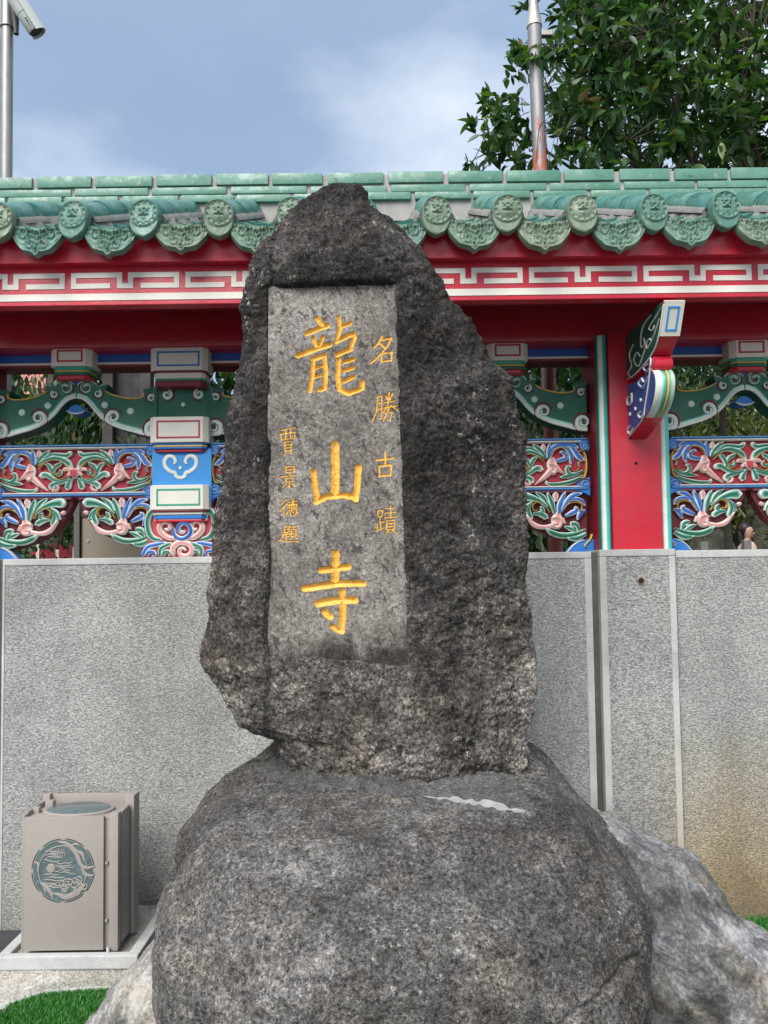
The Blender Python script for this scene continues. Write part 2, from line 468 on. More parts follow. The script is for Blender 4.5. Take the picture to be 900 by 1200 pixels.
M_joint = soil_mat('joint_dark', (0.05, 0.05, 0.045), (0.10, 0.10, 0.09), (0.17, 0.165, 0.15), 9)
Z_T = ZC(649.5, Y_W)                       # top of the wall
wall = empty('stone_wall', (0, Y_W, 0)); setp(wall, 'low grey granite wall of combed stone panels under the painted screens', 'wall')
def wx(px, Y=Y_W): return W(px, 800, Y).x
TH = 0.56
def wall_part(name, mb, mat): 
    return mb.build(name, mat, wall, (0, -Y_W, 0))
# cores
x_end = -9.0
xl_p, xr_p = wx(703.5), wx(795.5)          # pillar
xL0 = wx(1.5)
wall_part('core', MB().box(x_end, xl_p + 0.02, Y_W + 0.012, Y_W + TH, -0.1, Z_T - 0.004), M_joint)
wall_part('core', MB().box(xr_p - 0.02, 9.0, Y_W + 0.012, Y_W + TH, -0.1, Z_T - 0.004), M_joint)
def framed(x0, x1, yf, z0, z1, bl, br, bt, bb=0.0, hole=None):
    # combed plate set 4 mm behind its smooth border strips
    wall_part('stone_panel', MB().box(x0 + bl, x1 - br, yf + 0.004, yf + 0.05, z0 + bb, z1 - bt), M_comb)
    if bt: wall_part('border_strip', MB().box(x0, x1, yf, yf + TH * 0.95, z1 - bt, z1, bev=0.004), M_smooth)
    if bl: wall_part('border_strip', MB().box(x0, x0 + bl, yf + 0.0005, yf + 0.06, z0, z1 - bt - 0.001, bev=0.003), M_smooth)
    if br: wall_part('border_strip', MB().box(x1 - br, x1, yf + 0.0005, yf + 0.06, z0, z1 - bt - 0.001, bev=0.003), M_smooth)
bw = 0.034
framed(xL0 + 0.0, xl_p - 0.027, Y_W, -0.05, Z_T, 0.012, bw, 0.032)
framed(xL0 - 3.9, xL0 - 0.02, Y_W, -0.05, Z_T, bw, bw, 0.032)
framed(xr_p + 0.004, xr_p + 3.6, Y_W, -0.05, Z_T, 0.0, bw, 0.036)
# pillar stands 3 cm proud
YP = Y_W - 0.03
Z_P = ZC(647.5, YP)
xl_q, xr_q = wx(706.5, YP), wx(796, YP)
wall_part('pillar_core', MB().box(xl_q + 0.001, xr_q - 0.001, YP + 0.012, YP + TH, -0.1, Z_P - 0.003), M_joint)
framed(xl_q, xr_q, YP, -0.05, Z_P, 0.033, 0.030, 0.033)
# bolt hole with a rusty rim in the pillar
hc = W(751.5, 681, YP)
rim = MB().lathe([(0.0115, 0.0), (0.0135, -0.003), (0.017, -0.004), (0.0185, 0.001)], (hc.x, YP + 0.003, hc.z), 'y', 16)
wall_part('hole_rim', rim, soil_mat('rust_stain', (0.12, 0.06, 0.035), (0.25, 0.15, 0.10), (0.36, 0.27, 0.21), 30))
wall_part('bolt_hole', MB().lathe([(0.0001, -0.0018), (0.0125, -0.0018), (0.0125, 0.003)], (hc.x, YP + 0.003, hc.z), 'y', 14), paint('hole_black', (0.008, 0.007, 0.006), 0.9, 0))

# ================================================================ ROOFED SCREEN
gal = empty('roofed_screen', (0, 4.05, Z_T))
setp(gal, 'open painted temple screen with red beams and green tiled roof on the granite wall', 'temple screen')
G0 = Vector((0, 4.05, Z_T))
def gpart(name, mb, mat, smooth=False, parent=None):
    o = mb.build(name, mat, parent or gal, -G0 if parent is None else (0, 0, 0), smooth)
    return o
# colours (base reflectance)
RED = (0.54, 0.012, 0.035); DRED = (0.16, 0.006, 0.016); MAROON = (0.20, 0.02, 0.035)
WHITE = (0.70, 0.685, 0.62); BLUE = (0.02, 0.17, 0.52); DBLUE = (0.01, 0.06, 0.30); LBLUE = (0.28, 0.56, 0.82)
GREEN = (0.013, 0.135, 0.085); TEAL = (0.10, 0.45, 0.37); LTEAL = (0.52, 0.78, 0.70); PINK = (0.70, 0.28, 0.28); LPINK = (0.82, 0.62, 0.56)
GOLD = (0.72, 0.47, 0.12)
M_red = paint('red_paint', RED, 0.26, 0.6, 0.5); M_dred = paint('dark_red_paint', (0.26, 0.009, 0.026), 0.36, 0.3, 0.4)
M_white = paint('white_paint', WHITE, 0.45, 0.22); M_blue = paint('blue_paint', BLUE, 0.4, 0.25); M_green = paint('green_paint', GREEN, 0.42, 0.3)
M_vc = paint_vc('painted_carving'); M_gold = paint('gold_line', GOLD, 0.4, 0.3); M_maroon = paint('maroon_paint', MAROON, 0.45, 0.3)
M_teal = paint('teal_paint', TEAL, 0.4, 0.2)

YF = 3.32                                   # fret board face
YB = 3.27                                   # upper eave board
YD = 3.185                                  # tile faces
X0, X1 = W(-150, 300, YF).x, W(1060, 300, YF).x
zf0, zf1 = ZC(353.2, YF), ZC(307, YF)
fret = gpart('fret_board', MB().box(X0, X1, YF, YF + 0.06, zf0, zf1 + 0.03, bev=0.003), M_red)
zb0, zb1 = ZC(303, YB), ZC(255, YB); zd0_ = ZC(269, YB)
gpart('eave_board', MB().prism([(YB, zb0), (YB - 0.012, zb0 + 0.10), (YB - 0.03, zd0_), (YB + 0.12, zd0_ + 0.02), (YB + 0.12, zb0)], X0, X1, 'yzx', bev=0.004), M_red)
# white fret: one strip per unit
def strip_path(P, t):
    # union of axis-aligned bars along polyline P (x,z), thickness t, mitred as an outline polygon
    n = len(P); lft = []; rgt = []
    for k in range(n):
        a = P[k] - P[k - 1] if k > 0 else P[1] - P[0]
        b = P[k + 1] - P[k] if k < n - 1 else a
        a = a / np.linalg.norm(a); b = b / np.linalg.norm(b)
        na = np.array((-a[1], a[0])); nb = np.array((-b[1], b[0])); m = na + nb
        m = m / max(0.3, m.dot(na))
        if k == 0: m = na
        if k == n - 1: m = nb
        lft.append(P[k] + m * t / 2); rgt.append(P[k] - m * t / 2)
    V = lft + rgt
    F = [(k, k + 1, n + k + 1, n + k) for k in range(n - 1)]
    return V, F
def strip_solid(P, t, y0, y1, bevel=0.0):
    V2, F2 = strip_path([np.array(p, float) for p in P], t)
    n = len(V2)
    V = [(v[0], y0, v[1]) for v in V2] + [(v[0], y1, v[1]) for v in V2]
    F = [tuple(f) for f in F2] + [tuple(i + n for i in f[::-1]) for f in F2]
    h = n // 2
    loop = list(range(h)) + list(range(n - 1, h - 1, -1))
    for k in range(len(loop)):
        a, b = loop[k], loop[(k + 1) % len(loop)]
        F.append((a, b, b + n, a + n))
    return V, F
pu = W(217.3, 330, YF).x - W(83.3, 330, YF).x
xu = W(83.3, 330, YF).x
s3 = pu / 402.0
zt, zb_ = ZC(318.5, YF), ZC(331.0, YF)
zt = W(110, 323.0, YF).z; zb_ = W(110, 335.5, YF).z
for k in range(-2, 8):
    ox = xu + k * pu
    def q(a, top): return (ox + (a - 250) * s3 + random.Random(k * 7 + a).uniform(-0.001, 0.001), (zt if top else zb_) + random.Random(k * 9 + a).uniform(-0.001, 0.001))
    P = [q(388, 0), q(260, 0), q(260, 1), q(421, 1), q(421, 0), q(460, 0), q(460, 1), q(622, 1), q(622, 0), q(495, 0)]
    V, F = strip_solid(P, 0.0225, YF - 0.0035, YF + 0.001)
    o = MB().add(V, F).build('fret_line', M_white, fret)
zw0, zw1 = W(100, 352.5, YF).z, W(100, 344.6, YF).z
MB().box(X0, X1, YF - 0.0035, YF + 0.001, zw0, zw1).build('white_band', M_white, fret)
# soffit and the red tie beam over the columns
YC = 3.80                                   # column face
zs0 = ZC(353.2, YF)
YBM = 3.84
zbm0, zbm1 = ZC(402.5, YBM), ZC(345, YBM)
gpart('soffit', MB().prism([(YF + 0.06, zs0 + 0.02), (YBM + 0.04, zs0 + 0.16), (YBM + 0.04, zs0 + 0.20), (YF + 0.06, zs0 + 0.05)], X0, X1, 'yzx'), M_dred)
gpart('tie_beam', MB().box(X0, X1, YBM, YBM + 0.42, zbm0, zs0 + 0.17, bev=0.012), paint('beam_red', (0.40, 0.010, 0.03), 0.2, 0.5, 0.5), True)
# ---- roof: deck, pan tiles, round tiles, end tiles, ridge
def glaze(name, base, alt, gl_=0.2):
    m, nt, N, L, b = newmat(name)
    p = geo_pos(N); oi = N.new('ShaderNodeObjectInfo')
    c = mixc(N, L, oi.outputs['Random'], base, alt)
    k = ramp(N, [(0.42, 0.0), (0.66, 0.75)]); L.new(noise(N, L, p, 11, 8, 0.7), k.inputs['Fac'])
    c = mixc(N, L, k.outputs['Color'], c, mixc(N, L, 1.0, c, (0.75, 0.80, 0.62), 'MULTIPLY'))
    k2 = ramp(N, [(0.56, 0.0), (0.66, 0.85)]); L.new(noise(N, L, p, 30, 7, 0.78), k2.inputs['Fac'])
    c = mixc(N, L, k2.outputs['Color'], c, (0.30, 0.30, 0.25))
    k3 = ramp(N, [(0.62, 0.0), (0.70, 0.75)]); L.new(noise(N, L, mapping(N, L, p, loc=(4, 4, 4)), 17, 5, 0.7), k3.inputs['Fac'])
    c = mixc(N, L, k3.outputs['Color'], c, (0.06, 0.055, 0.04))
    L.new(c, b.inputs['Base Color'])
    rr = ramp(N, [(0.38, gl_), (0.62, gl_ + 0.3)]); L.new(noise(N, L, p, 20, 5, 0.6), rr.inputs['Fac']); L.new(rr.outputs['Color'], b.inputs['Roughness'])
    bump(N, L, b, noise(N, L, p, 30, 6, 0.6), 0.3, 0.006)
    return m
glaze_relief = glaze
M_tile = glaze('tile_glaze', (0.032, 0.158, 0.145), (0.070, 0.195, 0.170), 0.12)
M_tilef = glaze_relief('tile_face_glaze', (0.048, 0.175, 0.158), (0.15, 0.195, 0.135), 0.38)
M_brick = glaze('ridge_glaze', (0.065, 0.205, 0.155), (0.105, 0.245, 0.20), 0.26)
M_mortar = soil_mat('mortar', (0.13, 0.125, 0.12), (0.24, 0.235, 0.225), (0.38, 0.37, 0.36), 14)
SLOPE = R(26.4)
Yr, = (3.93,)
pxs = 85.2
xd0 = W(85, 250, YD).x; pd = W(170.2, 250, YD).x - xd0
zd = W(85, 252, YD).z                        # centre height of the round end tiles
RT = 0.064
def roof_z(y): return zd + (y - YD) * math.tan(SLOPE)
deck = gpart('roof', MB().prism([(YB + 0.05, roof_z(YB + 0.05) - 0.10), (Yr + 0.12, roof_z(Yr + 0.12) - 0.10), (4.92, roof_z(YD + 0.05) - 0.10), (4.92, roof_z(YD + 0.05) - 0.14), (Yr + 0.12, zbm1 - 0.02), (YB + 0.05, roof_z(YB + 0.05) - 0.14)], X0, X1, 'yzx'), M_mortar)
# round tile segment: half cylinder along the slope
def half_tube(r, y0, y1, n=12, flare=0.0, wall=0.012):
    V = []; F = []
    for k, y in enumerate((y0, y0 + 0.004, y1 - 0.004, y1)):
        rr = r * (1.0 + (flare if k in (0, 1) else 0)) - (0.003 if k in (0, 3) else 0)
        for j in range(n + 1):
            th = math.pi * j / n
            V.append((rr * math.cos(th), y, rr * math.sin(th)))
    for k in range(3):
        for j in range(n):
            a = k * (n + 1) + j
            F.append((a, a + 1, a + n + 2, a + n + 1))
    F.append(tuple(range(n + 1))); F.append(tuple(3 * (n + 1) + j for j in range(n + 1))[::-1])
    return V, F
def slope_mesh(V):
    c, s = math.cos(SLOPE), math.sin(SLOPE)
    return [(x, y * c - z * s, y * s + z * c) for x, y, z in V]
LEN = (Yr - YD) / math.cos(SLOPE)
seg = []
for (a, b) in ((0.02, 0.27), (0.285, 0.55), (0.565, LEN + 0.06)):
    V, F = half_tube(RT, a, b, 14, 0.03)
    me = MB().add(slope_mesh(V), F).mesh('round_tile', M_tile, True); seg.append(me)
Vm, Fm = half_tube(RT + 0.012, 0.03, LEN + 0.08, 10)
Vm = [(x * 1.06, y, z * 0.55 - 0.016) for x, y, z in Vm]
me_mort = MB().add(slope_mesh(Vm), Fm).mesh('mortar_bed', M_mortar, True)
Vj, Fj = half_tube(RT - 0.004, 0.1, LEN + 0.05, 10)
me_joint = MB().add(slope_mesh(Vj), Fj).mesh('mortar_joint', M_mortar, True)
# end tile with a beaded lion-face boss (relief as real depth)
def outline_disc(th):
    # circle with a pointed beard at the bottom; th = 0 right, pi/2 top
    c, s = math.cos(th), math.sin(th)
    r = 0.0655
    d = max(0.0, -s)
    return r * (1 + 0.62 * d ** 2.6 + 0.05 * math.exp(-((th - 1.5 * math.pi) / 0.10) ** 2))
def face_relief(x, z, kind):
    r = math.hypot(x, z); th = math.atan2(z, x); h = 0.0
    rn = 0.0655
    h += 0.008 * math.exp(-((r - rn * 0.92) / (rn * 0.06)) ** 2)
    h += 0.0035 * math.exp(-((r - rn * 0.62) / (rn * 0.045)) ** 2)
    nb = 12; tb = (round(th / (2 * math.pi / nb))) * 2 * math.pi / nb
    bx, bz = rn * 0.77 * math.cos(tb), rn * 0.77 * math.sin(tb)
    h += 0.010 * math.exp(-(((x - bx) ** 2 + (z - bz) ** 2) / (rn * 0.075) ** 2))
    if r < rn * 0.62:
        d = 0.014 if kind == 1 else 0.007
        h += d * math.sqrt(max(0, 1 - (r / (rn * 0.62)) ** 2))
        u, v = x / rn, z / rn
        for (a, b, s, k) in ((-.2, .14, .09, .009), (.2, .14, .09, .009), (0, -.02, .10, .010), (-.2, -.13, .1, .004), (.2, -.13, .1, .004), (0, .34, .07, .006), (-.3, .34, .08, .004), (.3, .34, .08, .004), (0, -.4, .10, .004)):
            h += k * math.exp(-((u - a) ** 2 + (v - b) ** 2) / s ** 2)
        h -= 0.006 * math.exp(-((v + .22 - 0.4 * u * u) / .05) ** 2) * (1 if abs(u) < .3 else 0)
        h -= 0.004 * math.exp(-((v - .24) / .04) ** 2) * (1 if abs(u) < .36 else 0)
    if z < -rn * 0.93: h += 0.0015 * math.sin(x * 500) * math.sin(z * 420)
    return h
def plate(outline, relief, nr=26, nt=72, thick=0.022, center=(0, 0), rimdrop=0.004):
    V = []; F = []
    for i in range(nr + 1):
        f = i / nr
        for j in range(nt):
            th = 2 * math.pi * j / nt
            ox, oz = outline(th)
            x, z = center[0] + (ox - center[0]) * f, center[1] + (oz - center[1]) * f
            h = relief(x, z) if f < 0.985 else 0.0
            V.append((x, -h - (rimdrop if f < 0.985 else 0), z))
    nb = len(V)
    for j in range(nt):
        ox, oz = outline(2 * math.pi * j / nt); V.append((ox, thick, oz))
    for i in range(nr):
        for j in range(nt):
            F.append((i * nt + j, i * nt + (j + 1) % nt, (i + 1) * nt + (j + 1) % nt, (i + 1) * nt + j))
    for j in range(nt):
        F.append((nr * nt + j, nr * nt + (j + 1) % nt, nb + (j + 1) % nt, nb + j))
    F.append(tuple(nb + j for j in range(nt)))
    return V, F
def disc_out(th):
    r = outline_disc(th); return r * math.cos(th), r * math.sin(th)
end_me = []
for kind in (0, 1):
    V, F = plate(disc_out, lambda x, z: face_relief(x, z, kind), thick=0.03)
    end_me.append(MB().add(V, F).mesh('end_tile', M_tilef, True))
# drip tile: wide scalloped tongue with scroll relief
DW, DH = 0.128, 0.155
def drip_outline(th):
    c, s = math.cos(th), math.sin(th)
    if s >= 0:                                         # concave top edge
        x = c * DW; return x, 0.0 - 0.020 * (1 - (x / DW) ** 2)
    x = c * DW; t = abs(c)
    z = -DH * 0.90 * (1 - t ** 2.3) ** 0.66
    z *= 1 + 0.022 * math.cos(t * 13.0)
    z -= 0.010 * math.exp(-(t / 0.09) ** 2)
    return x * (1 + 0.015 * math.cos(s * 8)), z - 0.004
rs = random.Random(4)
SPR = [(-.72, -.22, .13, -1), (.72, -.22, .13, 1), (0, -.80, .12, 1), (-.28, -.30, .12, -1), (.28, -.30, .12, 1), (-.50, -.30, .20, 1), (.50, -.30, .20, -1), (-.22, -.62, .18, -1), (.22, -.62, .18, 1), (0, -.34, .17, 1)]
def drip_relief(x, z):
    u, v = x / DW, z / DH; h = 0.0
    for (a, b, s, d) in SPR:
        r = math.hypot((u - a), (v - b) * 0.8); th = math.atan2(v - b, (u - a) * d)
        h += 0.0095 * max(0, math.sin(r / s * 9.5 - th)) * math.exp(-(r / (s * 1.30)) ** 2)
    h += 0.006 * math.exp(-((v + 0.10 + 0.13 * (1 - u * u)) / 0.045) ** 2)
    ed = 1 - abs(u) ** 2.1
    if ed > 0:
        e = (-v) / max(0.05, ed ** 0.62)
        h += 0.005 * math.exp(-((e - 0.92) / 0.05) ** 2)
    return h
V, F = plate(drip_outline, drip_relief, nr=30, nt=84, thick=0.02, center=(0, -0.06))
me_drip = MB().add(V, F).mesh('drip_tile', M_tilef, True)
# pan tiles: shallow troughs between the rounds
pan = []
for (a, b) in ((-0.0, 0.22), (0.215, 0.46), (0.455, LEN + 0.05)):
    V = []; F = []; n = 10
    for k, y in enumerate((a, b)):
        for j in range(n + 1):
            u = -1 + 2 * j / n
            V.append((u * 0.118, y, -0.042 + 0.040 * u * u + (0.010 if k == 0 else 0.0)))
    nb = len(V); V += [(x, y, z - 0.012) for x, y, z in V]
    for j in range(n): F += [(j, j + 1, n + 2 + j, n + 1 + j), (nb + j, nb + n + 1 + j, nb + n + 2 + j, nb + j + 1), (j, nb + j, nb + j + 1, j + 1)]
    pan.append(MB().add(slope_mesh(V), F).mesh('pan_tile', M_tile, True))
jit = random.Random(11)
for k in range(-2, 13):
    cx = xd0 + k * pd + jit.uniform(-0.006, 0.006)
    tz = jit.uniform(-0.006, 0.006)
    base = Vector((cx, YD + 0.02, zd + tz + 0.0))
    lean = jit.uniform(-0.04, 0.04)
    for m_ in (me_mort, me_joint):
        o = link('mortar_bed', m_, deck, base + Vector((0, 0, -0.004)))
    for q_, m_ in enumerate(seg):
        o = link('round_tile', m_, deck, base + Vector((jit.uniform(-.003, .003), 0, jit.uniform(-.003, .003))))
    o = link('end_tile', end_me[1 if k in (2, 3, 6, 7) else 0], deck, base + Vector((0, -0.02, 0.0)))
    o.rotation_euler = (R(-7) + jit.uniform(-.09, .09), lean * 1.6, jit.uniform(-.12, .12)); o.scale = (0.96 + jit.uniform(-.03, .03), 1, 0.97 + jit.uniform(-.03, .03))
    cx2 = cx + pd / 2 + jit.uniform(-0.005, 0.005)
    o = link('drip_tile', me_drip, deck, Vector((cx2, YD + 0.026, zd - 0.028 + jit.uniform(-.006, .006))))
    o.rotation_euler = (R(-10) + jit.uniform(-.08, .08), jit.uniform(-.05, .05), jit.uniform(-.08, .08)); o.scale = (1 + jit.uniform(-.05, .05), 1, 1 + jit.uniform(-.06, .06))
    for m_ in pan:
        link('pan_tile', m_, deck, Vector((cx2, YD + 0.035, zd + tz - 0.004 + jit.uniform(-.003, .003))))
# mortar fillets beside the rounds, a rough wedge per tile
for k in range(-2, 13):
    cx = xd0 + k * pd
    for sd in (-1, 1):
        n = 14; V = []; F = []
        for i in range(n + 1):
            y = 0.02 + (LEN - 0.0) * i / n
            a = 0.012 + jit.uniform(-.008, .010); hgt = -0.022 + jit.uniform(-.010, .010)
            V += [(sd * (RT - 0.012), y, 0.030 + hgt), (sd * (RT + a * 0.6), y, 0.012 + hgt * .6), (sd * (RT + a + 0.012), y, -0.030), (sd * (RT - 0.02), y, -0.05)]
        for i in range(n):
            for j in range(4):
                F.append((i * 4 + j, i * 4 + (j + 1) % 4, i * 4 + 4 + (j + 1) % 4, i * 4 + 4 + j))
        F += [(0, 1, 2, 3), tuple(4 * n + j for j in (3, 2, 1, 0))]
        MB().add(slope_mesh(V), F).build('mortar_fillet', M_mortar, deck, Vector((cx, YD + 0.03, zd - 0.01)), True)
# ridge: three courses of glazed bricks in mortar
zr = [ZC(235.5, Yr), ZC(226.2, Yr), ZC(216.2, Yr), ZC(202.3, Yr)]
MB().prism([(Yr + 0.011, zr[0] - 0.10), (Yr + 0.009, zr[3] - 0.006), (Yr + 0.10, zr[3] + 0.001), (Yr + 0.22, zr[3] - 0.012), (Yr + 0.22, zr[0] - 0.10)], X0, X1 + 0.2, 'yzx').build('ridge_core', soil_mat('pointing', (0.24, 0.235, 0.225), (0.38, 0.37, 0.36), (0.48, 0.47, 0.45), 14), deck)
for c_, (za, zb2, yo, ln, ph) in enumerate(((zr[0], zr[1], -0.012, 0.305, 0.18), (zr[1] + .003, zr[2], -0.001, 0.40, 0.05), (zr[2] + .003, zr[3], -0.006, 0.305, 0.02))):
    x = X0 - 0.2 + ph
    while x < X1 + 0.2:
        l = ln + jit.uniform(-.02, .02); g_ = 0.012 + jit.uniform(0, 0.012) + (0.006 if c_ == 2 else 0)
        mb = MB().box(x, x + l - g_, Yr + yo, Yr + 0.10, za + 0.002, zb2 - 0.002, bev=0.0055)
        sk = jit.uniform(-.006, .006); dz = jit.uniform(-.0025, .0025)
        mb.V = [(vx + (vz - za) * sk * 6, vy + jit.uniform(-.0008, .0008), vz + dz + (vx - x) * sk * 0.6 + (0.004 * ((vx - x - l / 2) / (l / 2)) ** 2 if c_ == 2 and vz > za + .02 else 0)) for vx, vy, vz in mb.V]
        mb.build('ridge_brick', M_brick, deck, smooth=True)
        x += l
# ================================================================ COLUMNS
YS = 3.95                                    # face of the carved screens
def column(pxl, pxr, vis=True):
    xl, xr = pxl, pxr
    zt_ = zbm0 + 0.03
    c = gpart('column', MB().box(xl, xr, YC, YC + 0.34, Z_P - 0.02, zt_, bev=0.006), M_red, True)
    # painted half-round trims at both front corners, and the dark jamb behind
    for sd, x in ((-1, xl), (1, xr)):
        r = 0.030
        mb = MB(); V = []; F = []; Cc = []; n = 14
        for k, z in enumerate((Z_P + 0.001, zt_ - 0.012)):
            for j in range(n + 1):
                th = math.pi * j / n; u = j / n
                V.append((x + sd * (0.028 - 0.028 * math.cos(th)) , YC + 0.045 - 0.040 * math.sin(th), z))
                if sd < 0: u = 1 - u
                # painted stripes: green edges, white middle, teal flank
                Cc.append(np.array(GREEN) * (1 if (u < .16 or u > .9) else 0) + np.array(WHITE) * (1 if .24 < u < .48 else 0) + np.array((0.06, 0.46, 0.42)) * (1 if (.16 <= u <= .24 or .48 <= u <= .9) else 0))
        for j in range(n): F.append((j, j + 1, n + 2 + j, n + 1 + j))
        mb.add(V, F, Cc).build('corner_trim', M_vc, c, smooth=True)
        xa, xb = sorted((x + sd * 0.002, x + sd * 0.058))
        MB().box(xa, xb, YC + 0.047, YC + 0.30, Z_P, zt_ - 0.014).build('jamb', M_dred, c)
    return c
cxl, cxr = W(717, 560, YC).x, W(775, 560, YC).x
colm = column(cxl, cxr)
cw_ = cxr - cxl
hc = W(745.5, 543, YC)
MB().lathe([(0.0001, -0.0015), (0.008, -0.0015), (0.0085, 0.004)], (hc.x, YC, hc.z), 'y', 14).build('bolt_hole', bpy.data.materials['hole_black'], colm)
PXA, PXC, PXD, PXP = 88.6, 595.0, 877.0, 214.0
xA, xC, xD, xP = (W(p, 560, YS).x for p in (PXA, PXC, PXD, PXP))
xB = (xA + xC) / 2; xP2 = 2 * xB - xP
ccx = (cxl + cxr) / 2
# the column that closes this bay at the far end of the first panel
col_left = column(xA - (ccx - xC) - cw_ / 2 - 0.0, xA - (ccx - xC) + cw_ / 2)

# ================================================================ RELIEF CARVING
SM = YS / FPX
def ribbon(P, wid, h=0.02, pal=None, n=None, w0=0.0, tipround=(0, 1), outline=True):
    """P: local (x,z) centreline; wid: widths at the points; relief rises towards -y. returns V,F,C"""
    P = np.asarray(P, float); L_ = np.linalg.norm(np.diff(P, axis=0), axis=1).sum()
    n = n or int(max(7, min(30, L_ / 0.0075)))
    C_ = catmull(P, n)
    w = np.interp(np.linspace(0, 1, n), np.linspace(0, 1, len(wid)), wid)
    d = np.concatenate([[0], np.cumsum(np.linalg.norm(np.diff(C_, axis=0), axis=1))]); tot = d[-1]
    for end, on in ((0, tipround[0]), (1, tipround[1])):
        if not on: continue
        rad = min(tot * 0.45, (w[0] if end == 0 else w[-1]) * 0.55)
        dd = d if end == 0 else tot - d
        f = np.clip(dd / max(rad, 1e-6), 0, 1)
        w = w * np.sqrt(np.clip(1 - (1 - f) ** 2, 0.02, 1))
    T = np.gradient(C_, axis=0); T /= np.maximum(np.linalg.norm(T, axis=1), 1e-9)[:, None]
    Nn = np.stack([-T[:, 1], T[:, 0]], 1)
    prof = [(-1, 0.0), (-1, 0.55), (-0.76, 0.82), (-0.66, 0.88), (-0.15, 1.0), (0.2, 1.0), (0.66, 0.88), (0.76, 0.82), (1, 0.55), (1, 0.0)]
    edge, light, mid, dark = [np.array(c) for c in pal]
    cols = [edge * .8 + light * .2, edge, edge, mid, dark, dark, mid * .7 + light * .3, edge, edge, edge * .8 + light * .2]
    V = []; C = []
    for k in range(n):
        s = d[k] / tot
        for (t, hh), c in zip(prof, cols):
            x, z = C_[k] + Nn[k] * t * w[k] / 2
            V.append((x, w0 - hh * h, z))
            tip = max(0.0, (s - 0.86) / 0.14) if tipround[1] and outline else 0.0
            C.append(c * (1 - tip) + edge * tip)
    m = len(prof); F = []
    for k in range(n - 1):
        for j in range(m - 1):
            F.append((k * m + j, k * m + j + 1, (k + 1) * m + j + 1, (k + 1) * m + j))
    F.append(tuple(range(m))); F.append(tuple((n - 1) * m + j for j in range(m))[::-1])
    return V, F, C
PB = ((0.84, 0.88, 0.90), LBLUE, BLUE, (0.012, 0.10, 0.42)); PG = ((0.80, 0.90, 0.85), LTEAL, (0.05, 0.33, 0.25), (0.006, 0.11, 0.065)); PGd = ((0.60, 0.76, 0.68), TEAL, (0.02, 0.19, 0.11), (0.008, 0.085, 0.05))
PP = ((0.86, 0.82, 0.76), (0.84, 0.72, 0.66), (0.78, 0.55, 0.50), (0.62, 0.26, 0.26)); PGo = (GOLD, GOLD, (0.80, 0.58, 0.22), GOLD); PM = (MAROON,) * 4; PW = (WHITE, WHITE, (0.78, 0.83, 0.78), LTEAL)
PR = ((0.80, 0.70, 0.64), PINK, (0.45, 0.04, 0.06), (0.45, 0.04, 0.06)); PWB = (WHITE, WHITE, LBLUE, BLUE)
def spiral(cx, cz, r0, r1, a0, turns, n=9):
    out = []
    for k in range(n):
        t = k / (n - 1); a = a0 + turns * 2 * math.pi * t; r = r0 + (r1 - r0) * t
        out.append((cx + r * math.cos(a), cz + r * math.sin(a)))
    return out
Z1 = 6.43
def A1(pts, ox=0.0, oy=515.0, zc=Z1, cx=PXA):
    """traced points of an enlarged crop -> local x (from panel centre), z (from row 577 at panel A)"""
    O = Vector((W(cx, 577, YS).x, YS, W(PXA, 577, YS).z))
    return [((W(ox + x / zc, oy + y / zc, YS) - O).x, (W(ox + x / zc, oy + y / zc, YS) - O).z) for x, y in pts]
k1 = SM / Z1                                  # metres per traced unit
